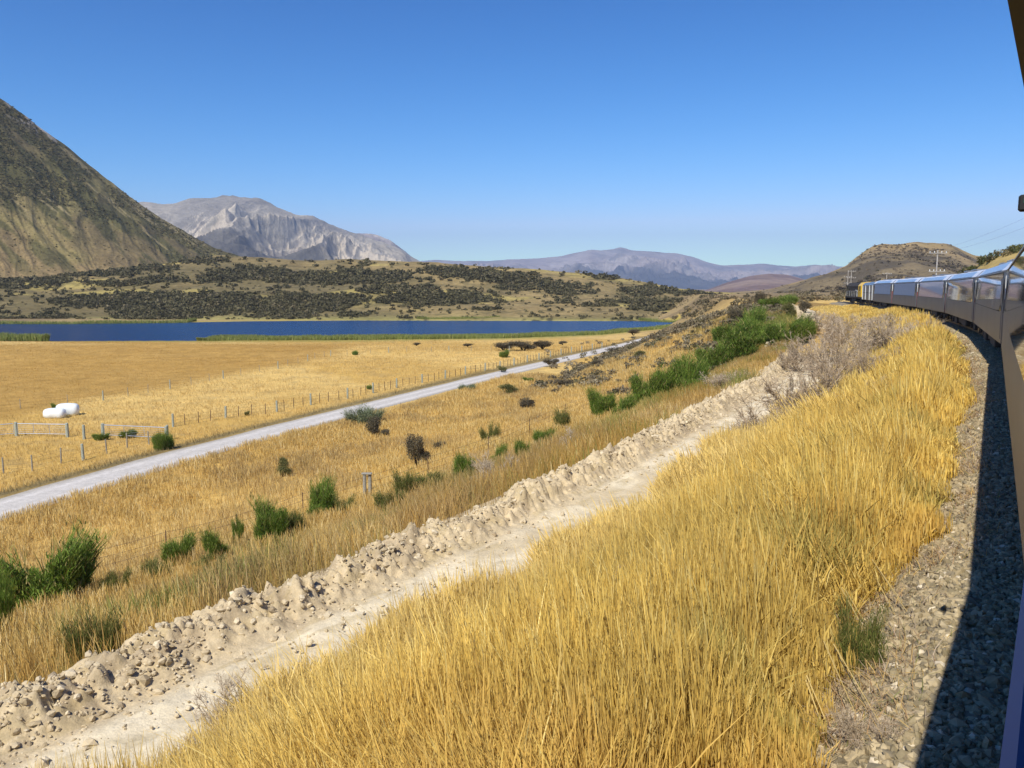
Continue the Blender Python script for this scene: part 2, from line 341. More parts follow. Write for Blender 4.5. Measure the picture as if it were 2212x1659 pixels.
M['rock'] = mat_attr('mountain_rock', [.006, .03], .22, bump=.9, bscale=.03, bdist=14)
M['farrock'] = mat_attr('far_rock', [.003, .012], .18, bump=.8, bscale=.01, bdist=30)
M['dirt'] = mat_attr('pale_dirt', [1.2, 9, 30], .12, bump=.8, bscale=14, bdist=.03)
M['clod'] = mat_attr('dirt_clods', [5], .15, bump=.8, bscale=25, bdist=.02)
M['gravel'] = mat_attr('gravel_road', [3, 14], .16, bump=.7, bscale=30, bdist=.02)
M['ballast'] = mat_attr('ballast_bed', [3, 20], .3, bump=1, bscale=16, bdist=.06)
M['stone'] = mat_attr('ballast_stone', [12], .2, rough=.8, bump=.5, bscale=60, bdist=.006)
M['straw'] = mat_attr('straw', [.5], .12, rough=.7, trans=.22)
M['leaf'] = mat_attr('leaf', [1.0], .12, rough=.6, trans=.25)
M['twig'] = mat_attr('twig', [6], .15, rough=.9)
M['wood'] = mat_plain('weathered_wood', (.30, .28, .23), .9, amt=.35, scale=14, bump=.6)
M['greywood'] = mat_plain('treated_wood', (.33, .36, .30), .9, amt=.3, scale=10, bump=.5)
M['galv'] = mat_plain('galvanised_steel', (.62, .65, .68), .4, .7, amt=.1)
M['rust'] = mat_plain('rusty_steel', (.13, .075, .05), .8, .3, amt=.3)
M['wrap'] = mat_plain('white_plastic_wrap', (.82, .86, .86), .35, amt=.06, scale=4, bump=.6, bdist=.04)
M['paint'] = mat_plain('dark_carriage_paint', (.15, .155, .17), .40, .1, amt=.12, scale=.5, spec=.22, coat=.03)
M['glass'] = mat_plain('tinted_glass', (.02, .024, .034), .06, 0, amt=.1, scale=.6, spec=1.0, coat=1.0)
M['roofglass'] = mat_plain('sky_toned_roof_glass', (.42, .54, .70), .30, .35, amt=.08, scale=.6, spec=1.0)  # pale blue base colour stands in for the sky mirrored in the glass
M['white'] = mat_plain('white_roof_paint', (.72, .75, .82), .35, amt=.05, scale=2)
M['bluepaint'] = mat_plain('blue_sill_paint', (.045, .09, .25), .5, .1, amt=.06, scale=3)
M['brown'] = mat_plain('dark_brown_trim', (.035, .026, .02), .6, amt=.1)
M['under'] = mat_plain('underframe_grime', (.035, .032, .03), .8, amt=.4, scale=5)
M['steel'] = mat_plain('wheel_steel', (.16, .14, .12), .45, .8, amt=.3)
M['red'] = mat_plain('red_paint', (.42, .03, .035), .4, amt=.1)
M['cream'] = mat_plain('white_trim_paint', (.78, .8, .78), .4, amt=.06)
M['locogrey'] = mat_plain('charcoal_locomotive_paint', (.055, .05, .046), .75, 0, amt=.3, scale=2, spec=.15)
M['yellow'] = mat_plain('yellow_paint', (.90, .56, .01), .35, amt=.06)
M['silver'] = mat_plain('silver_van_paint', (.22, .23, .25), .3, .5, amt=.12, scale=2)
M['black'] = mat_plain('black_rubber', (.012, .012, .014), .7, amt=.2)
M['green'] = mat_plain('green_spot', (.03, .35, .22), .2, amt=.05)
M['conc'] = mat_plain('concrete_sleeper', (.30, .28, .25), .9, amt=.2)
M['pole'] = mat_plain('pale_weathered_pole', (.40, .375, .34), .85, amt=.2)
m, t, b = nodemat('lake_water', .2, .3); b.inputs['Base Color'].default_value = (.001, .035, .13, 1); b.inputs['IOR'].default_value = 1.33
tc = t.nodes.new('ShaderNodeNewGeometry'); mp = t.nodes.new('ShaderNodeMapping'); mp.inputs['Scale'].default_value = (.5, 1.1, 1); t.links.new(tc.outputs['Position'], mp.inputs[0])
n1 = noise_node(t, .9, 8, .7, mp.outputs[0]); bp = t.nodes.new('ShaderNodeBump'); bp.inputs['Strength'].default_value = 1; bp.inputs['Distance'].default_value = .55
t.links.new(n1.outputs['Fac'], bp.inputs['Height']); t.links.new(bp.outputs[0], b.inputs['Normal']); M['water'] = m

GOLD = np.array((.58, .37, .10)); PALE = np.array((.70, .48, .16)); ORNG = np.array((.47, .265, .06)); OLIV = np.array((.15, .135, .04)); TAN = np.array((.36, .26, .12))
# ---------------------------------------------------------------- ground sheet
def zone_col(x, y, s, u, z):
    n1 = fbm(x*.05, y*.05, 101, 4); n2 = fbm(x*.6, y*.6, 103, 3); n3 = fbm(x*.015, y*.03, 107, 3)
    c = mixc(GOLD, PALE, sst(.35, .65, n1)); c = mixc(c, TAN, sst(.5, .75, n2)*.35)
    px = 1106+x/np.maximum(y, 1)*F; d = np.maximum(CZ-z, 0.1); py = 622+d*F/np.maximum(y, 1)
    # mown brown paddock
    bx = np.interp(py, [738, 745, 770, 800, 830, 860, 900, 960], [760, 760, 730, 560, 400, 200, 0, -200])
    br = sst(bx+60, bx-60, px+(n1-.5)*90)*sst(740, 748, py)*(y > 30)*(u > 40)
    c = mixc(c, np.array((.42, .25, .065))*(0.8+.45*n2[..., None]), br*.85)
    # drier rank grass near the road's far edge
    rd = road_d(x, y); e = np.exp(-((rd+2.9)/1.2)**2)*(y < 220)*(y > 10)
    c = mixc(c, (.17, .14, .07), e*.85*(u > 20))
    e = np.exp(-((rd-2.9)/.8)**2)*(y < 220)*(y > 10); c = mixc(c, TAN, e*.3)
    # rough slope just beyond the berm
    e = sst(11, 13, u)*(1-sst(18, 30, u))*(s < 120); c = mixc(c, np.array((.40, .27, .07))*(.8+.4*n2[..., None]), e*.8)
    e = sst(.55, .7, fbm(x*.2, y*.2, 109, 3))*sst(12, 15, u)*(1-sst(25, 34, u))*(s < 95); c = mixc(c, (.13, .15, .035), e*.7)
    # soil beneath the tall bank grass
    e = sst(.9, 1.3, u)*(1-sst(6.8, 7.6, u)); c = mixc(c, (.30, .19, .06), e)
    # shore
    li = lake_in(x, y); c = mixc(c, (.30, .27, .07), np.exp(-((li+3)/5.)**2)*.9)
    # spur
    hw = sst(85, 115, s)*(1-sst(170, 210, s))*sst(12, 18, u)*(1-sst(40, 48, u)); c = mixc(c, (.24, .18, .09), hw*sst(.35, .6, fbm(x*.15, y*.15, 111, 3)))
    e = sst(.5, .68, fbm(x*.12, y*.12, 113, 4))*(u < -6)*(s < 140); c = mixc(c, (.10, .11, .035), e*.8); c = mixc(c, (.36, .28, .11), .7*(u < -6)*(s < 170))
    f = sst(170, 330, np.hypot(x, y)); c = mixc(c, mixc((.36, .26, .12), (.24, .175, .09), sst(.4, .6, fbm(x*.02, y*.012, 119, 4))), f*(li < -8))
    return c
az = np.concatenate([np.linspace(-180, -62, 40, endpoint=False), np.linspace(-62, -37, 60, endpoint=False), np.linspace(-37, 37, 820), np.linspace(37, 62, 61)[1:], np.linspace(62, 180, 40)[1:]])
rr = np.concatenate([np.exp(np.linspace(math.log(1.2), math.log(450), 620)), np.exp(np.linspace(math.log(450), math.log(15000), 60))[1:]])
AZ, RR = np.meshgrid(np.radians(az), rr); GX = RR*np.sin(AZ); GY = RR*np.cos(AZ)
gs, gu = xy2su(GX, GY); GZ = CZ-drop_su(GX, GY, gs, gu); gcol = zone_col(GX, GY, gs, gu, GZ)
ing = (gs > DIRT0) & (gs < DIRT1) & (gu > 6.9) & (gu < 13.0); GZs = GZ-np.where(ing, .35*np.minimum(sst(6.9, 7.6, gu), 1-sst(12.2, 13, gu)), 0)
GZs = GZs-.22*((gs > -60) & (gu > -4.2) & (gu < 1.0))*1.0-(np.abs(road_d(GX, GY)) < 1.9)*(GY > 10)*(GY < 222)*(gu > 15)*.06
dn = (fbm(GX*1.3, GY*1.3, 121, 3)-.5)*.22*sst(12.5, 15, gu)*(np.abs(road_d(GX, GY)) > 2.6)*(1-sst(60, 140, RR)); GZs = GZs+dn
Vg = np.vstack([np.stack([GX, GY, GZs], -1).reshape(-1, 3), [(0, 0, GZs[0].mean())]])
ni, mi = GX.shape; fan = np.stack([np.full(mi-1, ni*mi), np.arange(1, mi), np.arange(mi-1)], -1)
ob = mesh('ground', Vg, [grid_faces(ni, mi)[:, ::-1], fan], M['ground'], vcol=np.vstack([gcol.reshape(-1, 3), [GOLD]]), smooth=True); tag(ob, kind='structure')

# ---------------------------------------------------------------- hills
def hill_obj(name, H, b0, b1, nb, nr, mat, colf, far=1.25, y0=None):
    b = np.linspace(b0, b1, nb); t = np.linspace(0, 1, nr)**1.1
    B, T = np.meshgrid(b, t); yf = H.yf(B)-2; yr = H.yr(B)*far; Y = yf+(yr-yf)*T; X = B*Y; Z = H.z(X, Y)
    Zs = np.where(T == 0, H.foot-8, Z)
    dzx = np.gradient(Z, axis=1)/np.gradient(X, axis=1); dzy = np.gradient(Z, axis=0)/np.maximum(np.gradient(Y, axis=0), .1)
    c = colf(X, Y, Z, dzx, dzy, (Y-yf)/(H.yr(B)-yf), B)
    o = mesh(name, np.stack([X, Y, Zs], -1).reshape(-1, 3), grid_faces(nr, nb), mat, vcol=c.reshape(-1, 3), smooth=True)
    return tag(o, kind='structure')
SCR = np.array((.062, .058, .028)); TUS = np.array((.33, .25, .12))
def P_of(X, Y, Z):
    # photo coordinates of world points, used to look up which ground carries scrub
    dz = Z-CZ; fw = Y*math.cos(TH)-dz*math.sin(TH); up = Y*math.sin(TH)+dz*math.cos(TH)
    return 1106+X/fw*F, 829.5-up/fw*F
def scrub_big(X, Y, t, b):
    q = fbm(X*.010+Y*.006, (Y*.02-X*.004), 203, 5); q2 = fbm(X*.05, Y*.03, 207, 4)
    dens = .29+.23*sst(.18, .8, t)+.30*np.exp(-((t-.03)/.05)**2)-.08*np.exp(-((t-.12)/.06)**2)
    return sst(.54, .62, q*.62+q2*.38+dens-.46)
def col_big(X, Y, Z, dx, dy, t, b):
    D_ = np.interp(b, big_hill.b, big_hill.r)-(Z-CZ)/Y; st = fbm(b*24+D_*9, D_*62-b*9, 211, 5)
    n = fbm(X*.02, Y*.02, 213, 4); c = mixc((.28, .20, .095), (.145, .115, .055), sst(.1, .75, t)); c = mixc(c, (.25, .21, .08), sst(.4, .65, n)*.6)
    m = scrub_big(X, Y, t, b)*.8; m = np.clip(m*.7+sst(.46, .6, st)*.8*sst(.12, .4, t), 0, 1)
    c = mixc(c, (.085, .08, .032), m)
    c = mixc(c, (.42, .33, .17), sst(.66, .72, fbm(b*19+D_*6, D_*150-b*17, 217, 4))*.5*sst(.5, .6, t))
    rk = sst(.93, .99, t)*sst(-.54, -.58, b)*sst(.45, .55, fbm(X*.1, Y*.1, 219, 3)); c = mixc(c, (.38, .33, .28), rk)
    return c
hill_obj('steep_hill', big_hill, -1.0, -.14, 800, 340, M['hill'], col_big)
# scrub patches on the middle hill, as ellipses in the photograph: x, y, half width, half height
PATCH = [(300, 652, 200, 22), (200, 655, 90, 14), (430, 668, 190, 18), (330, 684, 130, 9), (110, 686, 60, 8), (600, 665, 170, 16), (700, 650, 150, 18), (620, 682, 110, 8), (500, 645, 110, 14),
         (530, 590, 110, 16), (640, 600, 120, 14), (740, 605, 110, 16), (470, 600, 60, 12), (800, 600, 90, 20), (830, 625, 80, 14), (900, 630, 70, 14), (960, 640, 90, 14), (940, 655, 60, 9), (1010, 650, 60, 8),
         (960, 583, 60, 8), (1010, 592, 90, 12), (1080, 600, 110, 13), (1150, 612, 90, 12), (1210, 620, 80, 9), (1240, 631, 60, 7), (1120, 622, 60, 9), (860, 645, 60, 10), (1310, 600, 40, 7), (1380, 625, 50, 7),
         (1420, 628, 60, 8), (1480, 634, 50, 5), (1400, 665, 70, 8), (1340, 652, 60, 4), (60, 605, 120, 9), (180, 590, 130, 9), (300, 578, 120, 8), (420, 562, 80, 8), (20, 620, 60, 6), (250, 612, 100, 7), (350, 606, 80, 6), (1480, 664, 30, 5), (1290, 660, 60, 4), (1450, 650, 80, 4), (760, 680, 40, 6), (1050, 668, 40, 4)]
def patch_mask(px, py):
    m = np.zeros(np.shape(px)); w = (fbm(px*.02, py*.06, 301, 4)-.5)*1.9+(fbm(px*.09, py*.25, 303, 3)-.5)*1.5
    for x, y, a, c in PATCH:
        d = ((px-x)/a)**2+((py-y)/c)**2; m = np.maximum(m, 1.15-d)
    return sst(-.05, .35, m-.25+w*.8)
def col_mid(X, Y, Z, dx, dy, t, b):
    px, py = P_of(X, Y, Z); n = fbm(X*.02, Y*.02, 223, 4); n2 = fbm(X*.12, Y*.12, 225, 3)
    left = sst(.0, -.35, b)
    c = mixc((.30, .222, .098), (.178, .142, .066), np.clip(sst(.38, .6, n)*.8+left*.5, 0, 1)); c = mixc(c, (.46, .37, .11), sst(.6, .72, fbm(X*.012, Y*.03, 227, 3))*.6)
    c = mixc(c, (.13, .11, .05), sst(.55, .68, n2)*.55)
    c = mixc(c, (.36, .32, .10), np.exp(-(t/.06)**2)*.8)
    return mixc(c, (.075, .068, .032), patch_mask(px, py)*.85)
hill_obj('scrub_hill', mid_hill, -.9, .46, 1100, 260, M['hill'], col_mid)
def col_right(X, Y, Z, dx, dy, t, b):
    n = fbm(X*.008, Y*.008, 233, 5); n2 = fbm(X*.03, Y*.03, 235, 4)
    c = mixc((.28, .205, .105), (.195, .15, .082), sst(.4, .6, n)); c = mixc(c, (.38, .27, .11), sst(.60, .70, fbm(X*.005, Y*.007, 237, 3))*.5)
    return mixc(c, (.085, .07, .048), np.clip(sst(.56, .66, n2*.6+n*.4)*.8, 0, 1))
hill_obj('brown_hill', right_hill, .24, .82, 700, 240, M['hill'], col_right)
def col_low(X, Y, Z, dx, dy, t, b): return mixc((.30, .21, .15), (.20, .13, .10), sst(.4, .62, fbm(X*.004, Y*.003, 241, 5)))
hill_obj('low_hill', low_hill, .19, .47, 300, 100, M['rock'], col_low)
def col_rock(X, Y, Z, dx, dy, t, b):
    n = fbm(X*.004, Y*.002, 243, 5); px, py = P_of(X, Y, Z)
    an = np.arctan2(X+1240, 5600-Y); ds = np.hypot(X+1240, Y-5600); n2 = fbm(an*16+fbm(X*.004, Y*.004, 247, 2), ds*.0022, 245, 5)
    c = mixc((.37, .33, .26), (.26, .235, .195), sst(.4, .65, n))
    fac = sst(-.1, .35, dx)                                           # slopes rising to the right take more of the cream tone
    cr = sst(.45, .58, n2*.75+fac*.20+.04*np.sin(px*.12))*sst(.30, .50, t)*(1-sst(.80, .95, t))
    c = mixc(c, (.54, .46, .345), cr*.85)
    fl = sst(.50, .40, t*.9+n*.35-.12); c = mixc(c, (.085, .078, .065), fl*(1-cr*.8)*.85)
    return c
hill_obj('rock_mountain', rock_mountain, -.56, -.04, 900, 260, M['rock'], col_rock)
def col_peak(X, Y, Z, dx, dy, t, b): return mixc((.42, .36, .30), (.22, .19, .18), sst(.4, .6, fbm(X*.006, Y*.003, 251, 5)))
hill_obj('side_peak', side_peak, -.29, -.11, 300, 120, M['rock'], col_peak)
def col_far(X, Y, Z, dx, dy, t, b):
    n = fbm(X*.0016, Y*.0008, 253, 5); c = mixc((.34, .29, .26), (.25, .23, .215), sst(.4, .6, n))
    c = mixc(c, (.42, .37, .33), sst(.58, .68, fbm(X*.004, Y*.0015, 257, 4))*.6)
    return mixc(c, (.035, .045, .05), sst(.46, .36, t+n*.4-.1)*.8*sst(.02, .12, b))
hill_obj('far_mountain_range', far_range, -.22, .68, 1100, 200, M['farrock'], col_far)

# ---------------------------------------------------------------- lake
b = np.linspace(NB[0]+.05, NB[-1]+.01, 200); tt = np.linspace(0, 1, 20); B, T = np.meshgrid(b, tt)
n_ = np.interp(B, NB, NY)-9; f_ = np.interp(B, FB, FY)+10; Y = n_+(f_-n_)*T
tag(mesh('lake', np.stack([B*Y, Y, np.full_like(Y, LZ)], -1).reshape(-1, 3), grid_faces(20, 200), M['water'], smooth=True), kind='structure')

# ---------------------------------------------------------------- gravel road
y_ = np.linspace(9, 236, 520); off = np.array([-2.15, -2.0, -1.2, -.9, -.5, 0, .5, .9, 1.2, 2.0, 2.15]); Yc, O = np.meshgrid(y_, off, indexing='ij')
slp = np.polyval(np.polyder(_c), np.clip(Yc, 20, 240)); nrm = np.sqrt(1+slp*slp)
O2 = O+(fbm(Yc*.25, O*2, 131, 3)-.5)*.35*(np.abs(O) > 1.9)
X = roadx(Yc)+O2/nrm; Yn = Yc-O2*slp/nrm; Z = gz(X, Yn)+.02+np.where(np.abs(O) > 2.05, -.12, 0)
rut = np.exp(-((np.abs(O)-.85)/.3)**2)
c = mixc((.45, .42, .375), (.68, .635, .58), np.clip(rut*.55+.2+.5*fbm(Yc*.035, O*5, 135, 3), 0, 1)*(.35+.8*fbm(Yc*.5, O*3, 133, 5, .65))); c = mixc(c, (.33, .29, .22), (np.abs(O) > 1.9)*.7)
tag(mesh('gravel_road', np.stack([X, Yn, Z], -1).reshape(-1, 3), grid_faces(len(y_), len(off)), M['gravel'], vcol=c.reshape(-1, 3), smooth=True), kind='structure')

# ---------------------------------------------------------------- dirt service track and its spoil berm
def cells(x, y, seed):                        # packed clods: a rounded bump per jittered cell, each of its own height
    ix = np.floor(x); iy = np.floor(y); best = np.full(np.shape(x), 9.0); hh = np.zeros(np.shape(x))
    for dx in (-1, 0, 1):
        for dy in (-1, 0, 1):
            jx, jy = ix+dx, iy+dy; cx = jx+h2(jx, jy, seed); cy_ = jy+h2(jx, jy, seed+1); d = np.hypot(x-cx, y-cy_); m = d < best; best = np.where(m, d, best); hh = np.where(m, h2(jx, jy, seed+2), hh)
    return (.15+.85*hh)*np.sqrt(np.clip(1-best*best*1.9, 0, 1))
def berm_h(s, u):
    cr = 11.35+(fbm(s*.12, 0*s, 141, 2)-.5)*.9; hgt = .26+.26*fbm(s*.5, 0*s, 143, 3)
    t = (u-cr)
    pr = np.where(t < 0, sst(-.95, -.05, t), 1-sst(.0, .9, t))
    rough = (ridged(s*1.3, u*1.5, 145, 5)-.55)*.42+(fbm(s*4.5, u*5, 147, 5, .65)-.5)*.34+(ridged(s*7, u*8, 146, 3)-.5)*.13+np.maximum(fbm(s*2.3, u*2.6, 148, 3)-.56, 0)*.9
    wx = s+(fbm(s*3, u*3, 152, 2)-.5)*.3; wy = u+(fbm(s*3, u*3, 154, 2)-.5)*.3
    rough = rough*.7+cells(wx/.42, wy/.34, 160)*.24*sst(.35, .6, fbm(s*.7, u*.9, 156, 2))+cells(wx/.21, wy/.18, 170)*.15+cells(wx/.11, wy/.11, 180)*.06-.12
    return hgt*pr+rough*np.clip(pr*1.5+.04, 0, 1)
s_ = np.concatenate([np.arange(2, 34, .042), np.arange(34, 80, .09), np.arange(80, 136, .3)]); u_ = np.concatenate([np.arange(6.6, 9.9, .15), np.arange(9.9, 13.2, .042)])
S, U = np.meshgrid(s_, u_, indexing='ij'); X, Y = su2xy(S, U)
base = CZ-drop_su(X, Y, S, U)
# vehicle ruts and lumps
rg = -.06*np.exp(-((U-8.1)/.22)**2)-.06*np.exp(-((U-9.6)/.22)**2)
Z = base+berm_h(S, U)+rg+(fbm(S*1.5, U*2.5, 149, 4)-.5)*.12
edge = np.minimum(sst(6.6, 7.3, U), 1-sst(12.7, 13.2, U)); Z = Z-(1-edge)*.5
gap = sst(74, 78, S)*(1-sst(108, 112, S)); Z = Z-gap*1.2
n = fbm(S*.5, U*1.2, 151, 4); n2 = fbm(S*2, U*2, 153, 3)
c = mixc((.60, .495, .32), (.73, .63, .44), sst(.35, .65, n)*(1-sst(10, 10.6, U))); c = mixc(c, (.56, .445, .275), sst(10, 10.6, U)*(.35+.6*n2))
c = mixc(c, (.34, .265, .17), sst(.52, .68, n2)*.6*sst(10, 10.8, U)); c = mixc(c, (.45, .35, .18), sst(.62, .72, fbm(S*1.2, U*6, 155, 3))*.45)
tag(mesh('dirt_track', np.stack([X, Y, Z], -1).reshape(-1, 3), grid_faces(len(s_), len(u_))[:, ::-1], M['dirt'], vcol=c.reshape(-1, 3), smooth=True), kind='structure')
def dirt_z(s, u):
    x, y = su2xy(s, u); return CZ-drop_su(x, y, s, u)+berm_h(s, u)
def stones(P, size, col, flat=.7):
    N = len(P); ico = np.array([(0, 0, 1), (.894, 0, .447), (.276, .851, .447), (-.724, .526, .447), (-.724, -.526, .447), (.276, -.851, .447), (.724, .526, -.447), (-.276, .851, -.447), (-.894, 0, -.447), (-.276, -.851, -.447), (.724, -.526, -.447), (0, 0, -1)])
    fc = np.array([(0, 1, 2), (0, 2, 3), (0, 3, 4), (0, 4, 5), (0, 5, 1), (1, 6, 2), (2, 7, 3), (3, 8, 4), (4, 9, 5), (5, 10, 1), (2, 6, 7), (3, 7, 8), (4, 8, 9), (5, 9, 10), (1, 10, 6), (6, 11, 7), (7, 11, 8), (8, 11, 9), (9, 11, 10), (10, 11, 6)])
    V = ico[None]*(1+(rng.random((N, 12, 1))-.5)*.48)*(np.stack([1+rng.random(N)*.5, .7+rng.random(N)*.4, flat*(.6+rng.random(N)*.6)], -1)[:, None])*size[:, None, None]*.5
    q = rng.normal(size=(N, 4)); q[:, 1:3] *= .35; q /= np.linalg.norm(q, axis=1)[:, None]; w, x, y, z = q.T
    Rm = np.stack([1-2*(y*y+z*z), 2*(x*y-z*w), 2*(x*z+y*w), 2*(x*y+z*w), 1-2*(x*x+z*z), 2*(y*z-x*w), 2*(x*z-y*w), 2*(y*z+x*w), 1-2*(x*x+y*y)], -1).reshape(N, 3, 3)
    V = np.einsum('nij,nkj->nki', Rm, V)+P[:, None]
    Fc = fc[None]+(np.arange(N)*12)[:, None, None]
    return V.reshape(-1, 3), Fc.reshape(-1, 3), np.repeat(col, 20, 0)
# clods on the berm
N = 12000; s = 3+87*rng.random(N)**1.6; u = np.where(rng.random(N) < .85, rng.normal(11.25, .45, N), rng.uniform(9.6, 11.5, N)); sz = .018+.10*rng.random(N)**7+.03*rng.random(N)**2
k = (s < 74); s, u, sz = s[k], u[k], sz[k]; x, y = su2xy(s, u); z = dirt_z(s, u)+sz*.12
V, Fc, cc = stones(np.stack([x, y, z], -1), sz*1.3, palette(len(s), [(.58, .475, .31), (.50, .40, .25), (.66, .56, .39), (.36, .285, .185)], [4, 3, 2, 1.2]), .8)
tag(mesh('dirt_clods', V, Fc, M['clod'], fcol=cc), kind='stuff')

# ---------------------------------------------------------------- ballast, sleepers, rails
s_ = np.concatenate([np.arange(-25, 40, .12), np.arange(40, 176, .5)]); u_ = np.arange(-4.4, 1.45, .09)
S, U = np.meshgrid(s_, u_, indexing='ij'); X, Y = su2xy(S, U); Z = CZ-drop_su(X, Y, S, U)+(fbm(S*7, U*7, 161, 3)-.5)*.06-.25*(sst(1.15, 1.45, U))-.15*(U < -4.3)
c = mixc((.31, .26, .175), (.24, .20, .14), fbm(S*3, U*3, 163, 3))
tag(mesh('ballast_bed', np.stack([X, Y, Z], -1).reshape(-1, 3), grid_faces(len(s_), len(u_))[:, ::-1], M['ballast'], vcol=c.reshape(-1, 3), smooth=True), kind='structure')
N = 62000; s = 2.2+70*rng.random(N)**2.1; u = rng.uniform(-1.2, 1.3, N)+np.where(rng.random(N) < .05, .35, 0)
x, y = su2xy(s, u); z = CZ-drop_su(x, y, s, u)+.005; sz = (.045+.042*rng.random(N)+.05*rng.random(N)**9)*(1+s*.008)
V, Fc, cc = stones(np.stack([x, y, z], -1), sz, palette(N, [(.36, .285, .165), (.27, .22, .13), (.44, .355, .215), (.21, .175, .115), (.62, .53, .38)], [5, 4, 3, 2, .35]))
tag(mesh('ballast_stones', V, Fc, M['stone'], fcol=cc), kind='stuff')
TC = -1.43                                   # centre line of the track
mb = MB()
for k in range(-30, 272):
    s = k*.65; x, y = su2xy(s, TC); h = float(hd(s)); d = np.array([math.sin(h), math.cos(h)]); n = np.array([math.cos(h), -math.sin(h)])
    V = [(x+d[0]*a*.12+n[0]*bb*1.05, y+d[1]*a*.12+n[1]*bb*1.05, zz) for a in (-1, 1) for bb in (-1, 1) for zz in (ZR-.33, ZR-.16)]
    mb.add(V, [(0, 1, 3, 2), (4, 6, 7, 5), (0, 4, 5, 1), (2, 3, 7, 6), (0, 2, 6, 4), (1, 5, 7, 3)])
trk = empty('railway_track', (0, 0, 0)); tag(trk, kind='structure')
sl_ = mb.build('sleepers', M['conc'], trk); sl_['kind'] = 'stuff'
s_ = np.arange(-25, 178, 1.0)
for gside in (-1, 1):
    prof = [(-.035, 0), (.035, 0), (.035, -.04), (.01, -.05), (.01, -.13), (.07, -.155), (-.07, -.155), (-.01, -.13), (-.01, -.05), (-.035, -.04)]
    V = []
    for p in prof:
        x, y = su2xy(s_, TC+gside*.55+p[0]); V.append(np.stack([x, y, np.full_like(x, ZR+p[1])], -1))
    V = np.stack(V, 1); n_ = len(prof); i = np.arange(len(s_)-1)[:, None]*n_+np.arange(n_); j = np.arange(len(s_)-1)[:, None]*n_+(np.arange(n_)+1) % n_
    mesh('rail', V.reshape(-1, 3), np.stack([i, j, j+n_, i+n_], -1).reshape(-1, 4), M['steel'], trk)
# ---------------------------------------------------------------- train
def joint(s): return su2xy(s, TC)
def placed(name, s0, s1, nud=0.0):
    """root at the middle of a vehicle whose ends ride the track at s0 and s1; local x runs forward, y to the left"""
    a = np.array(joint(s0))+nud*np.array([-math.cos(hd(s0)), math.sin(hd(s0))]); c = np.array(joint(s1)); m = (a+c)/2; d = c-a
    return (m[0], m[1], ZR), math.atan2(d[1], d[0]), float(np.hypot(*d))
HW = 1.37
def bogie(parent, x0, wheels=2, base=1.05, mat='under'):
    f = MB(); L = base+.55
    for sd in (-1, 1):
        f.box(x0-L, x0+L, sd*.92-.06, sd*.92+.06, .42, .60, .02); f.box(x0-.35, x0+.35, sd*.93-.09, sd*.93+.09, .22, .44, .02)
        for w in ((-1, 1) if wheels == 2 else (-1, 0, 1)): f.box(x0+w*base-.14, x0+w*base+.14, sd*1.0-.08, sd*1.0+.08, .32, .56, .02)
    f.box(x0-.3, x0+.3, -.9, .9, .45, .68)
    fo = f.build('bogie', M[mat], parent)
    for w in ((-1, 1) if wheels == 2 else (-1, 0, 1)):
        wm = MB(); wm.tube((x0+w*base, -.70, .43), (x0+w*base, .70, .43), .07)
        for sd in (-1, 1): wm.tube((x0+w*base, sd*.52, .43), (x0+w*base, sd*.65, .43), .43, n=20); wm.tube((x0+w*base, sd*.50, .43), (x0+w*base, sd*.53, .43), .46, n=20)
        wm.build('wheelset', M['steel'], fo)
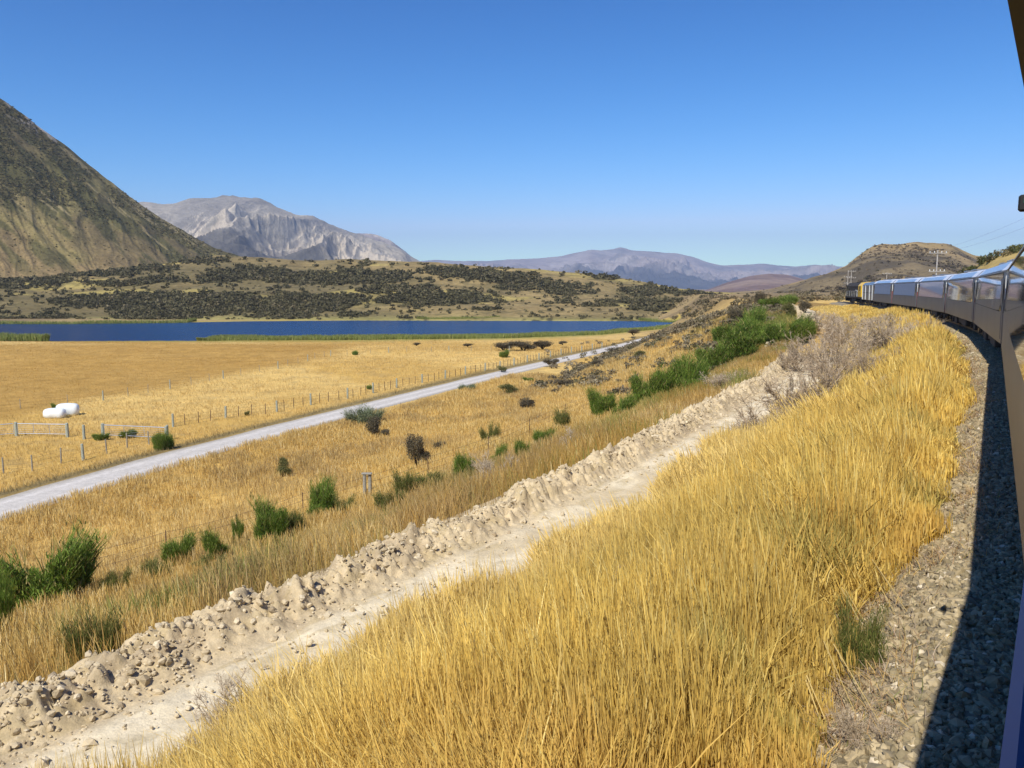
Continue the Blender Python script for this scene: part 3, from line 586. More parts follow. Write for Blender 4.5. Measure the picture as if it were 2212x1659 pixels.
def carriage(root, L):
    h = L/2-.32
    side = [(-HW, .80), (-HW, 1.90), (-HW+.075, 3.38), (-.98, 3.72), (-.5, 3.86), (0, 3.90), (.5, 3.86), (.98, 3.72), (HW-.075, 3.38), (HW, 1.90), (HW, .80), (1.15, .70), (-1.15, .70)]
    MB().prism(side, -h, h).build('body', M['paint'], root)
    # long strip of side windows and the curved roof windows above them
    nwin = 7; x0, x1 = -h+1.35, h-1.35; rx0, rx1 = -h+2.3, h-2.3; rw = (rx1-rx0)/nwin; pw = (x1-x0)/nwin
    for sd in (-1, 1):
        for i in range(nwin):
            a = x0+i*pw+.006; c = x0+(i+1)*pw-.006
            o = .012
            V = [(a, sd*(HW+o-.001), 1.93), (c, sd*(HW+o-.001), 1.93), (c, sd*(HW+o-.071), 3.30), (a, sd*(HW+o-.071), 3.30)]
            V += [(p[0], p[1]-sd*.03, p[2]) for p in V]
            MB().add(V, [(0, 1, 2, 3), (4, 7, 6, 5), (0, 4, 5, 1), (1, 5, 6, 2), (2, 6, 7, 3), (3, 7, 4, 0)]).build('side_window', M['glass'], root)
            if True:
                a2, c2 = rx0+i*rw+.01, rx0+(i+1)*rw-.01
                pts = [(HW-.11, 3.43), (1.0, 3.735)]; pts = [(y+.014, z+.016) for y, z in pts]
                V = [(a2, sd*pts[0][0], pts[0][1]), (c2, sd*pts[0][0], pts[0][1]), (c2, sd*pts[1][0], pts[1][1]), (a2, sd*pts[1][0], pts[1][1])]
                V += [(p[0], p[1]-sd*.02, p[2]-.02) for p in V]
                MB().add(V, [(0, 1, 2, 3), (4, 7, 6, 5), (0, 4, 5, 1), (1, 5, 6, 2), (2, 6, 7, 3), (3, 7, 4, 0)]).build('roof_window', M['roofglass'], root)
    # pale roof skin, wide at the ends, leaving the glazed strips free
    rf = MB(); o = .01
    top = [(-.97, 3.735), (-.5, 3.875), (0, 3.915), (.5, 3.875), (.97, 3.735), (.95, 3.70), (-.95, 3.70)]
    rf.prism(top, rx0, rx1)
    endp = [(-HW+.055, 3.405), (-.985, 3.745), (-.5, 3.88), (0, 3.92), (.5, 3.88), (.985, 3.745), (HW-.055, 3.405), (HW-.10, 3.37), (.93, 3.68), (-.93, 3.68), (-HW+.10, 3.37)]
    for a, c in ((-h-.01, rx0-.01), (rx1+.01, h+.01)):
        n = len(endp); V = [(a, *p) for p in endp]+[(c, *p) for p in endp]
        rf.add(V, [(i, (i+1) % n, n+(i+1) % n, n+i) for i in range(n)])
    r_ = rf.build('roof', M['white'], root)
    for sd in (-1, 1):
        V = [(x0-.05, sd*(HW+.004), 1.905), (x1+.05, sd*(HW+.004), 1.905), (x1+.05, sd*(HW+.004-.072), 3.33), (x0-.05, sd*(HW+.004-.072), 3.33)]; V += [(p[0], p[1]-sd*.03, p[2]) for p in V]
        MB().add(V, [(0, 1, 2, 3), (4, 7, 6, 5), (0, 4, 5, 1), (1, 5, 6, 2), (2, 6, 7, 3), (3, 7, 4, 0)]).build('window_surround', M['black'], root)
    gt = MB(); 
    for sd in (-1, 1): gt.box(-h, h, sd*(HW-.065)-.022, sd*(HW-.065)+.022, 3.345, 3.375)
    gt.build('gutter', M['silver'], r_)
    for a, c in ((-2.2, .6), (3.2, 5.4)): MB().box(a, c, -.58, .58, 3.90, 4.0, .03).build('air_conditioner', M['silver'], r_)
    for e in (-1, 1):                                               # ends: painted corner posts and rubber gangway
        for sd in (-1, 1):
            c1 = MB(); c1.box(*(sorted((e*(h+.0), e*(h+.055)))), sd*1.26-.075, sd*1.26+.075, .82, 2.35, .01); c1.build('corner_post', M['red'], root)
            c2 = MB(); c2.box(*(sorted((e*(h+.0), e*(h+.055)))), sd*1.26-.07, sd*1.26+.07, 2.36, 3.2, .01); c2.build('corner_post', M['cream'], root)
        gg = MB()
        for k in range(5): gg.box(*(sorted((e*(h+.02+k*.055), e*(h+.055+k*.055)))), -.55-.03*(k % 2), .55+.03*(k % 2), .9, 3.1+.03*(k % 2))
        gg.build('gangway_bellows', M['black'], root)
        MB().box(*(sorted((e*(h-.1), e*(h+.30)))), -.14, .14, .62, .84).build('coupler', M['under'], root)
        dr = MB().box(*(sorted((e*(h-1.15), e*(h-.45)))), HW-.004, HW+.012, .95, 3.1, .006).build('door', M['paint'], root)
        MB().box(*(sorted((e*(h-1.0), e*(h-.6)))), HW+.010, HW+.022, 1.95, 2.85, .005).build('door_window', M['glass'], dr)
    uf = MB(); uf.box(-3.8, -1.0, -1.15, 1.15, .28, .72, .04).box(-.6, 1.3, -1.1, 1.1, .34, .72, .04).box(1.8, 3.6, -1.18, 1.18, .25, .72, .04).tube((-.9, .95, .5), (1.7, .95, .5), .11).box(-h+.3, h-.3, -.5, .5, .55, .72)
    uf.build('underfloor_equipment', M['under'], root)
    for e in (-1, 1): bogie(root, e*(h-2.7))
def copy_tree(o, parent=None):
    c = o.copy(); COL.objects.link(c)
    if parent: c.parent = parent
    for ch in list(o.children): copy_tree(ch, c)
    return c
CANT = -R(0.8)                               # the line is banked toward the inside of the curve
JS = [-14.0, 5.4, 32.5, 52.8, 73.1, 93.4, 113.7, 133.9]
LAB = ['nearest glossy passenger carriage, cut by the right edge of the picture', 'second passenger carriage, ahead of the one cut by the right edge',
       'third passenger carriage ahead of the camera, at the bend where the ballast meets its underside', 'fourth passenger carriage ahead, halfway along the visible train under the tallest utility pole',
       'fifth passenger carriage ahead, two behind the small silver van', 'foremost glass sided passenger carriage, coupled right behind the silver van with white ribs']
proto = None
for i in range(6):
    loc, rz, L = placed('c', JS[i+1], JS[i+2], .0 if i == 0 else 0)
    if proto is None: root = empty('passenger_carriage', (0, 0, 0)); carriage(root, 20.3); proto = root
    else: root = copy_tree(proto)
    root.location = loc; root.rotation_euler = (CANT, 0, rz); root.scale = (L/20.3, 1, 1); tag(root, LAB[i], 'train carriage', 'passenger carriages of the train')
for ch in list(proto.children):               # the nearest one's rear door and posts are out of sight past the picture's edge
    if ch.name.split('.')[0] in ('corner_post', 'door') and max(v.co.x for v in ch.data.vertices) < 0:
        for g in list(ch.children): bpy.data.objects.remove(g)
        bpy.data.objects.remove(ch)
# the open viewing carriage the picture is taken from
loc, rz, L = placed('v', JS[0], JS[1]); rz = R(90-34.75); _m = -2.3; loc = (_m*math.cos(rz)+1.37*math.sin(rz), _m*math.sin(rz)-1.37*math.cos(rz), ZR)
own = empty('viewing_carriage', loc, rz); h = 9.85
tag(own, 'viewing carriage with a blue sill at bottom right and dark roof edge at top right', 'train carriage')
# lateral distance of the camera from this vehicle's centre line
dx, dy = -loc[0], -loc[1]; yc = -dx*math.sin(rz)+dy*math.cos(rz); xc = dx*math.cos(rz)+dy*math.sin(rz)
zs = CZ-ZR
ys = yc+.016
MB().prism([(-1.30, .80), (-1.30, 3.3), (-1.22, 3.3), (-1.22, 1.0), (ys-.10, 1.0), (ys-.10, zs-.62), (ys-.02, zs-.60), (ys-.02, .80)], -h, h).build('body', M['paint'], own)  # unseen far side closed up to the roof so the cast shadow stays solid
MB().box(-h, h, ys-.14, ys, zs-.595, zs-.40, .012).build('sill', M['bluepaint'], own)
MB().prism([(yc+.068, zs+.30), (yc+.058, zs+.40), (1.15, 3.62), (.8, 3.84), (0, 3.95), (-.9, 3.85), (-1.32, 3.42), (-1.32, 3.30), (0, 3.62), (.9, 3.5), (yc-.06, zs+.29)], -h, h).build('roof', M['brown'], own)
for i in range(5): MB().box(-h+.1+i*(2*h-.3)/4-.0, -h+.2+i*(2*h-.3)/4, ys-.13, ys-.06, zs-.40, zs+.30).build('window_post', M['brown'], own) if abs(-h+.15+i*(2*h-.3)/4-xc) > .8 else None
MB().box(-h+.1, h-.1, -1.15, ys-.2, .98, 1.04).build('floor', M['under'], own)
for e in (-1, 1): bogie(own, e*(h-2.7)); MB().box(*sorted((e*(h-.08), e*h)), -1.2, ys-.15, 1.05, 3.3).build('end_wall', M['paint'], own)
# small dark object of unidentified kind on an arm beyond the roof edge
b_, r_ = pray(2210, 439); Yl = 4.4; X_, Y_, Z_ = b_*Yl, Yl, CZ+r_*Yl
lx = (X_-loc[0])*math.cos(rz)+(Y_-loc[1])*math.sin(rz); ly = -(X_-loc[0])*math.sin(rz)+(Y_-loc[1])*math.cos(rz); lz = Z_-ZR
lm = MB().box(lx-.03, lx+.03, ly-.035, ly+.022, lz-.045, lz+.045, .01).box(lx-.015, lx+.015, ys-.06, ly-.03, lz-.01, lz+.02).build('dark_device', M['black'], own)
MB().box(lx-.034, lx-.03, ly-.03, ly-.005, lz-.0, lz+.035).build('lens', M['green'], lm)
# generator van
loc, rz, L = placed('v', 134.0, 146.0); van = empty('generator_van', loc, rz); van.rotation_euler[0] = CANT; h = L/2-.3; tag(van, 'short silver van with bright white vertical ribs, between the yellow ended locomotive and the carriages', 'train van')
MB().prism([(-HW, .85), (-HW, 3.2), (HW, 3.2), (HW, .85)], -h, h).build('body', M['silver'], van)
MB().prism([(-HW-.03, 3.2), (-1.0, 3.62), (0, 3.74), (1.0, 3.62), (HW+.03, 3.2)], -h-.03, h+.03).build('roof', M['silver'], van)
for x in (-h+.3, -h*.42, h*.35, h-.35):
    for sd in (-1, 1): MB().box(x-.26, x+.26, sd*(HW+.03)-.035, sd*(HW+.03)+.035, .9, 3.16, .01).build('rib', M['cream'], van)
MB().box(-h+.8, h-.8, HW+.005, HW+.02, 2.0, 2.06).build('side_rail', M['black'], van)
MB().box(-2.5, 2.5, -1.1, 1.1, .35, .85).box(1.3, 2.6, -1.12, 1.16, .3, .8).build('underfloor_equipment', M['under'], van)
for e in (-1, 1): bogie(van, e*(h-1.9))
# locomotive
loc, rz, L = placed('v', 146.4, 164.4); lo = empty('locomotive', loc, rz); lo.rotation_euler[0] = CANT; h = L/2-.4; tag(lo, 'charcoal diesel locomotive with a bright yellow rear end, at the head of the train', 'locomotive')
MB().box(-h, h, -1.35, 1.35, .95, 1.25, .03).box(-h, -h+.12, -1.3, 1.3, .35, .95).box(h-.12, h, -1.3, 1.3, .35, .95).build('frame', M['locogrey'], lo)
MB().prism([(-1.28, 1.25), (-1.28, 3.1), (-.8, 3.62), (0, 3.72), (.8, 3.62), (1.28, 3.1), (1.28, 1.25)], -h+3.4, h-3.6).build('hood', M['locogrey'], lo)
cb = MB().prism([(-1.33, 1.25), (-1.33, 3.15), (-.85, 3.68), (0, 3.78), (.85, 3.68), (1.33, 3.15), (1.33, 1.25)], h-3.6, h-1.2).build('cab', M['locogrey'], lo)
MB().box(h-3.2, h-2.2, 1.325, 1.345, 2.2, 3.0).box(h-2.0, h-1.4, 1.325, 1.345, 2.2, 3.0).build('cab_window', M['glass'], cb)
MB().prism([(-.8, 1.25), (-.8, 2.3), (0, 2.5), (.8, 2.3), (.8, 1.25)], h-1.2, h-.2).build('nose', M['yellow'], lo)
rc = MB().prism([(-1.36, 1.25), (-1.33, 3.15), (-.85, 3.68), (0, 3.78), (.85, 3.68), (1.36, 3.15), (1.36, 1.25)], -h+.3, -h+3.4).build('rear_end', M['yellow'], lo)
MB().box(-h+1.3, -h+2.2, 1.352, 1.375, 2.3, 3.0).box(-h+.27, -h+.295, .25, 1.1, 2.4, 3.1).box(-h+.27, -h+.295, -1.1, -.25, 2.4, 3.1).build('rear_window', M['glass'], rc)
for x, w in ((-2.8, 1.2), (-.4, 1.5), (2.2, 1.2)): MB().box(x-w, x+w, 1.275, 1.30, 1.5, 2.7, .01).build('side_grille', M['under'], lo)
MB().box(-4.1, -3.9, 1.28, 1.34, 1.3, 2.4).box(-4.1, -2.0, 1.28, 1.34, 2.3, 2.42).build('side_stripe', M['cream'], lo)
hr = MB()
for i in range(9): hr.tube((-h+.8+i*(2*h-1.6)/8, 1.33, 1.25), (-h+.8+i*(2*h-1.6)/8, 1.33, 2.2), .018, n=5)
hr.tube((-h+.8, 1.33, 2.2), (h-.8, 1.33, 2.2), .018, n=5); hr.build('handrail', M['cream'], lo)
MB().tube((-3, 0, 3.7), (-3, 0, 3.85), .6, n=16).tube((-.2, 0, 3.7), (-.2, 0, 3.85), .6, n=16).box(1.4, 2.6, -.35, .35, 3.66, 3.86).build('exhaust_and_fans', M['under'], lo)
MB().box(-2.2, 2.2, -1.2, 1.2, .35, .95, .08).build('fuel_tank', M['under'], lo)
for e in (-1, 1): bogie(lo, e*(h-3.4), 3, 1.6)
# ---------------------------------------------------------------- utility poles
def pole(px, pytop, Yd, arms, label, hgt=None, w=.12):
    b_, r_ = pray(px, pytop); x, y = b_*Yd, Yd; zt = CZ+r_*Yd; zb = float(tz(np.array([x]), np.array([y]))[0])-.4
    o = empty('utility_pole', (x, y, zb)); tag(o, label, 'utility pole', 'utility poles beyond the train')
    H = zt-zb; MB().tube((0, 0, 0), (0, 0, H), w, w*.7, 10).build('shaft', M['pole'], o)
    for dz, wd in arms:
        a = MB().box(-wd/2, wd/2, -w-.05, -w+.06, H-dz-.035, H-dz+.035)
        ao = a.build('crossarm', M['pole'], o); ins = MB()
        for k in (-.45, -.2, .2, .45): ins.tube((k*wd, -w, H-dz+.07), (k*wd, -w, H-dz+.22), .05, .035, 6)
        ins.build('insulator', M['cream'], ao)
    return x, y, zt
T1 = pole(2026, 540, 88, [(.35, 2.0), (2.35, 1.8)], 'tallest utility pole, with two crossarms, rising over the middle of the train', w=.09)
T2 = pole(1916, 588, 190, [(.4, 2.2)], 'single utility pole standing over the front passenger carriages', w=.12)
T3 = pole(1832.5, 584, 230, [(1.9, 2.4), (3.7, 2.4)], 'left one of the two close poles behind the locomotive', w=.11)
T4 = pole(1839.5, 584, 222, [(.3, 2.2), (2.1, 2.6), (3.8, 2.2)], 'right one of the two close poles behind the locomotive', w=.11)
def cable(p, q, sag, r=.008, n=16):
    t = np.linspace(0, 1, n); p = np.array(p); q = np.array(q); C = p[None]*(1-t[:, None])+q[None]*t[:, None]; C[:, 2] -= sag*4*t*(1-t); return C
def tubes(lines, r, n=4):
    mb = MB()
    for C in lines:
        for a, c in zip(C[:-1], C[1:]): mb.tube(a, c, r, n=n)
    return mb
b1, r1 = pray(2400, 395); Pn = (b1*48, 48, CZ+r1*48)
mb = tubes([cable((T1[0]+k, T1[1], T1[2]-.2-dz), (Pn[0]+k, Pn[1], Pn[2]-dz), .5) for k, dz in ((-.85, 0), (.85, 0))], .005)
tag(mb.build('power_line', M['rust']), 'thin overhead wires running from the tallest pole toward the upper right', 'overhead wires')

# ---------------------------------------------------------------- fences
def at(px, py, fn=gz):
    x, y, z, ok = hit([px], [py], fn); return float(x[0]), float(y[0]), float(z[0])
def resample(P, step, jit=.12):
    P = np.array(P)[:, :2]; d = np.concatenate([[0], np.cumsum(np.hypot(*np.diff(P, axis=0).T))]); n = int(d[-1]/step); q = np.linspace(0, d[-1], n+1)+rng.uniform(-jit, jit, n+1)*step
    return np.stack([np.interp(q, d, P[:, 0]), np.interp(q, d, P[:, 1])], -1)
def post_mb(x, y, z, H, r, lean=0, laz=0, square=False):
    m_ = MB(); tx, ty = math.cos(laz)*lean*H, math.sin(laz)*lean*H
    m_.tube((x, y, z-.3), (x+tx, y+ty, z+H), r*1.05, r*.92, 8); m_.tube((x+tx, y+ty, z+H), (x+tx, y+ty, z+H+r*.25), r*.92, r*.5, 8); return m_
def fence(name, pts, step, H, label, heavy=4, rw=.035, rp=.085, wires=(.3, .6, .9), wr=.006, mats=('wood', 'greywood'), maxp=100):
    o = empty(name, (0, 0, 0)); tag(o, label, 'fence'); Q = resample([at(*p) for p in pts], step) if not hasattr(pts, 'shape') else pts
    Z = gz(Q[:, 0], Q[:, 1])
    for i, (p, z) in enumerate(zip(Q, Z)):
        hv = i % heavy == 0; post_mb(p[0], p[1], z, H*(1.08 if hv else .98)+random.uniform(-.06, .06), rp if hv else rw, random.uniform(0, .05), random.uniform(0, 6.3)).build('post', M[mats[1] if hv else mats[0]], o)
    ln = [np.stack([Q[:, 0], Q[:, 1], Z+h_], -1) for h_ in wires]; w = tubes(ln, wr, 3).build('wire', M['rust'], o)
    return o
A_ = [(372, 922), (493, 903), (590, 892), (675, 874), (752, 861), (855, 838), (952, 820), (1050, 801), (1160, 778), (1230, 763), (1310, 750)]
fence('roadside_fence', A_, 1.42, 1.15, 'long post and wire fence along the far side of the gravel road', rw=.035, rp=.11, wr=.007, mats=('rust', 'greywood'))
fence('paddock_fence', [(-40, 893), (92, 877), (178, 870), (218, 866), (300, 852), (390, 836), (512, 812), (600, 797), (720, 768), (833, 762), (970, 759), (1100, 760)], 4, 1.1, 'distant faint fence crossing the golden paddock toward the dark scrub', heavy=3, rw=.035, rp=.08, wr=.005)
Q = np.array([at(*p)[:2] for p in [(-60, 1040), (8, 1023), (70, 1017), (132, 1001), (180, 994), (231, 979), (275, 967), (322, 960), (362, 950)]])
fence('corner_fence', Q, 0, 1.2, 'short weathered fence between the two gates and the gravel road, with leaning posts', heavy=4, rw=.055, rp=.11)
# posts standing by the gates
def gate(p0, p1, label, posts=(True, True)):
    a = np.array(at(*p0)); c = np.array(at(*p1)); d = c-a; L = float(np.hypot(d[0], d[1])); rz = math.atan2(d[1], d[0])
    g = empty('farm_gate', (a[0], a[1], a[2]), rz); tag(g, label, 'gate', 'galvanised farm gates'); dz = c[2]-a[2]
    f = MB(); f.tube((.15, 0, 1.12), (L-.12, 0, 1.12+dz*.5), .04, n=8); f.tube((.15, 0, .25), (L-.12, 0, .25+dz*.5), .03, n=8)
    for t in (0, .33, .66, 1): f.tube((.15+(L-.27)*t, 0, .25+dz*.5*t), (.15+(L-.27)*t, 0, 1.12+dz*.5*t), .024, n=6)
    f.build('frame', M['galv'], g)
    w = MB()
    for k in range(4): w.tube((.15, 0, .42+k*.17), (L-.12, 0, .42+k*.17+dz*.5), .006, n=4)
    w.build('wire', M['galv'], g)
    for k, q in enumerate((0, L)):
        if posts[k]: post_mb(q, 0, dz*(k), 1.22, .14).build('gate_post', M['greywood'], g)
gate((36, 942), (146, 944), 'left galvanised gate hung between two thick posts, behind the corner fence'); gate((223, 945), (360, 951), 'right galvanised gate, its right post hidden in a green bush beside the road')
gate((-70, 950), (34, 942), 'partly open gate cut by the left edge of the picture', (True, False))
x, y, z = at(182, 949); tag(post_mb(x, y, z, 1.25, .12).build('fence_post', M['greywood']), 'lone thick post halfway between the two galvanised gates', 'post')
# near fence on the slope
Q = np.array([at(*p)[:2] for p in [(-160, 1372), (20, 1310), (205, 1248), (360, 1203), (513, 1163), (655, 1113)]]); nf = empty('slope_fence', (0, 0, 0)); tag(nf, 'sagging wire fence with thin rusty steel posts crossing the near grassy slope', 'fence')
S2 = np.array([at(*p)[:2] for p in [(793, 1074), (925, 1030), (1055, 984), (1144, 942), (1222, 902), (1335, 853), (1420, 818), (1505, 782), (1560, 750)]]); Q = np.vstack([Q, S2]); Z = gz(Q[:, 0], Q[:, 1])
for i, (p, z) in enumerate(zip(Q, Z)):
    if i == 6: continue
    m_ = MB(); a = random.uniform(0, 6.3); l_ = random.uniform(0, .06)
    m_.tube((p[0], p[1], z-.3), (p[0]+math.cos(a)*l_, p[1]+math.sin(a)*l_, z+1.2), .024, .024, 5)
    m_.build('post', M['rust'] if i not in (13,) else M['wood'], nf)
p, z = Q[6], Z[6]
for dx in (-.12, .15): post_mb(p[0]+dx, p[1]+dx*.3, z, 1.22+dx*.2, .095, .02, 1.2).build('strainer_post', M['wood'], nf)
MB().box(p[0]-.26, p[0]+.28, p[1]-.12, p[1]+.14, z+1.24, z+1.31, .015).build('post_cap', M['wood'], nf)
for h_ in (1.12, .78, .42):
    ln = []
    for i in range(len(Q)-1): ln.append(cable((*Q[i], Z[i]+h_), (*Q[i+1], Z[i+1]+h_), .04, n=6))
    tubes(ln, .008, 3).build('wire', M['rust'], nf)
# ---------------------------------------------------------------- silage bales
def bale(px, py, L, w, H, rz, label):
    x, y, z = at(px, py); n, m_ = 22, 14; V = []
    o = empty('silage_bale', (x, y, z), rz)
    for i in range(n+1):
        t = i/n*2-1; r = (1-abs(t)**3.2)**(1/3.2) if abs(t) < 1 else 0
        for j in range(m_):
            a = j/m_*2*math.pi; e = 1+.025*math.sin(3*a+t*4)+.02*math.sin(t*7+a)
            V.append((t*L/2, math.copysign(abs(math.cos(a))**.75, math.cos(a))*w/2*r*e, H*.42+math.copysign(abs(math.sin(a))**.75, math.sin(a))*H*.55*r*e))
    i = np.arange(n)[:, None]*m_+np.arange(m_); j = np.arange(n)[:, None]*m_+(np.arange(m_)+1) % m_
    b_ = mesh('silage_bale', np.array(V), np.stack([i, j, j+m_, i+m_], -1).reshape(-1, 4), M['wrap'], smooth=True); bpy.data.objects.remove(o)
    b_.location = (x, y, z+.05); b_.rotation_euler = (0, 0, rz); tag(b_, label, 'silage bale', 'white wrapped silage bales')
bale(119, 903, 2.1, 1.25, 1.0, .1, 'lower left of the two white plastic wrapped bales in the paddock'); bale(147, 897, 2.2, 1.3, 1.25, .25, 'taller right one of the two white plastic wrapped bales in the paddock')

# ---------------------------------------------------------------- shrubs: one mesh per kind and variant, copied
GREENS = [(.145, .225, .03), (.20, .28, .045), (.10, .155, .025), (.29, .33, .08), (.38, .31, .12)]
def broom_mesh(n=2600, cols=GREENS, wts=(4, 2.6, 4, .9, .9), wide=.5):
    m_ = 9; ca = rng.random(m_)*6.283; cr = wide*.85*rng.random(m_)**.7; chh = rng.uniform(.35, 1.0, m_); cw = rng.uniform(.10, .26, m_); wt = cw*chh; k_ = rng.choice(m_, n, p=wt/wt.sum())
    qa = rng.random(n)*6.283; qr = cw[k_]*rng.random(n)**.6; bx_ = np.cos(ca[k_])*cr[k_]+np.cos(qa)*qr; by_ = np.sin(ca[k_])*cr[k_]+np.sin(qa)*qr
    a = np.arctan2(by_, bx_)+rng.normal(0, .4, n); r0 = np.minimum(np.hypot(bx_, by_), wide); P = np.stack([bx_, by_, rng.random(n)**2*.3*chh[k_]], -1)
    lump = .75+.5*vn(np.cos(a)*1.7+4, np.sin(a)*1.7+r0*2, 5); h = (1-P[:, 2])*(.45+.75*rng.random(n)**1.3)*lump*(1-.25*r0/wide)*1.25*chh[k_]
    V, Q = blades(P, h, .007+.008*rng.random(n), a+rng.normal(0, .5, n), .12+.45*r0+.25*rng.random(n), [.7, 1, 1, .9, .3], rng.random(n)*6.28)
    c = palette(n, cols, wts, .2)
    # sprays of tiny shoots
    k = n*5; idx = rng.integers(0, n, k); t = .35+.6*rng.random(k); aa = a[idx]
    lean = (.12+.45*r0+.1)[idx]*h[idx]; P2 = np.stack([P[idx, 0]+np.cos(aa)*lean*t**1.7, P[idx, 1]+np.sin(aa)*lean*t**1.7, P[idx, 2]+h[idx]*t*.9], -1)+rng.normal(0, .02, (k, 3))
    V2, Q2 = blades(P2, .045+.085*rng.random(k), .010+.010*rng.random(k), rng.random(k)*6.28, .3+.5*rng.random(k), [.8, 1, .3], rng.random(k)*6.28)
    c2 = palette(k, cols, wts, .25)
    return np.vstack([V, V2]), np.vstack([Q, Q2+len(V)]), np.vstack([np.repeat(c, 4, 0), np.repeat(c2, 2, 0)])
def branches(nstem=14, levels=4, kids=(9, 7, 6), spread=.9, up=.5, L0=1.0, r0=.010, cols=((.36, .27, .175), (.44, .34, .23), (.26, .19, .12), (.52, .42, .30))):
    a = rng.random(nstem)*6.283; el = rng.uniform(.25, 1.4, nstem)*up+.2
    D = np.stack([np.cos(a)*np.cos(el)*spread, np.sin(a)*np.cos(el)*spread, np.sin(el)], -1); D /= np.linalg.norm(D, axis=1)[:, None]
    P = np.stack([np.cos(a)*.06, np.sin(a)*.06, 0*a], -1); Lg = L0*rng.uniform(.5, .9, nstem); Rr = np.full(nstem, r0)
    VV = []; QQ = []; CC = []; nv = 0
    for lv in range(levels):
        n = len(P); nseg = 4 if lv < 2 else 3; pts = [P]; d = D.copy(); cur = P
        for k in range(nseg):
            d = d+rng.normal(0, .16, d.shape)+np.array([0, 0, .06 if lv < 2 else .0]); d /= np.linalg.norm(d, axis=1)[:, None]; cur = cur+d*(Lg/nseg)[:, None]; pts.append(cur)
        pts = np.stack(pts, 1); t = np.linspace(1, .45, nseg+1)
        side = np.cross(D, rng.normal(size=D.shape)); side /= np.linalg.norm(side, axis=1)[:, None]+1e-9; s2 = np.cross(D, side)
        ring = np.stack([side, -.5*side+.87*s2, -.5*side-.87*s2], 1)
        V = pts[:, :, None]+ring[:, None]*(Rr[:, None]*t[None])[:, :, None, None]
        base = (np.arange(n)*(nseg+1)*3)[:, None, None]+(np.arange(nseg)*3)[None, :, None]+np.arange(3)[None, None]; nx = (np.arange(n)*(nseg+1)*3)[:, None, None]+(np.arange(nseg)*3)[None, :, None]+((np.arange(3)+1) % 3)[None, None]
        VV.append(V.reshape(-1, 3)); QQ.append(np.stack([base, nx, nx+3, base+3], -1).reshape(-1, 4)+nv); nv += n*(nseg+1)*3
        CC.append(np.repeat(palette(n, cols, [3, 3, 2, 2], .15), nseg*3, 0))
        if lv < levels-1:
            k = kids[lv]; idx = np.repeat(np.arange(n), k); tt = rng.uniform(.2, 1, len(idx)); f = tt*nseg; i0 = np.minimum(f.astype(int), nseg-1); fr = (f-i0)[:, None]
            P = pts[idx, i0]*(1-fr)+pts[idx, i0+1]*fr; dd = pts[idx, i0+1]-pts[idx, i0]; dd /= np.linalg.norm(dd, axis=1)[:, None]+1e-9
            D = dd+rng.normal(0, .55, dd.shape); D /= np.linalg.norm(D, axis=1)[:, None]; Lg = Lg[idx]*rng.uniform(.3, .55, len(idx)); Rr = np.maximum(Rr[idx]*.6, .0026)
    V = np.vstack(VV); sc = 1/max(V[:, 2].max(), .1); V[:, 2] = np.maximum(V[:, 2], -.03)
    return V*sc, np.vstack(QQ), np.vstack(CC)
def leafy(n=5200, cols=((.125, .105, .065), (.17, .14, .085), (.085, .075, .05), (.22, .18, .11)), tall=1.0, lobes=7, size=.05):
    c = []; 
    for k in range(lobes): a = rng.random()*6.28; r = rng.random()**.5*.33; c.append((math.cos(a)*r, math.sin(a)*r, .28+.5*rng.random(), .18+.16*rng.random()))
    c = np.array(c); c[0] = (0, 0, .62, .36); idx = rng.integers(0, lobes, n); q = rng.normal(size=(n, 3)); q /= np.linalg.norm(q, axis=1)[:, None]; rad = c[idx, 3]*(rng.random(n)**.4)*(.8+.45*rng.random(n)**4)
    P = c[idx, :3]+q*rad[:, None]; P[:, 2] = np.maximum(P[:, 2], .03*rng.random(n))
    u = rng.normal(size=(n, 3)); u /= np.linalg.norm(u, axis=1)[:, None]; v = np.cross(u, rng.normal(size=(n, 3))); v /= np.linalg.norm(v, axis=1)[:, None]
    s = size*(.5+rng.random(n))[:, None]*.5; V = np.stack([P-u*s, P+v*s*.5, P+u*s, P-v*s*.5], 1).reshape(-1, 3)
    V[:, 2] *= tall; return V, np.arange(4*n).reshape(-1, 4), palette(n, cols, [3, 3, 2, 1], .2)
def dome(obj):
    obj.hide_render = True
VAR = {}
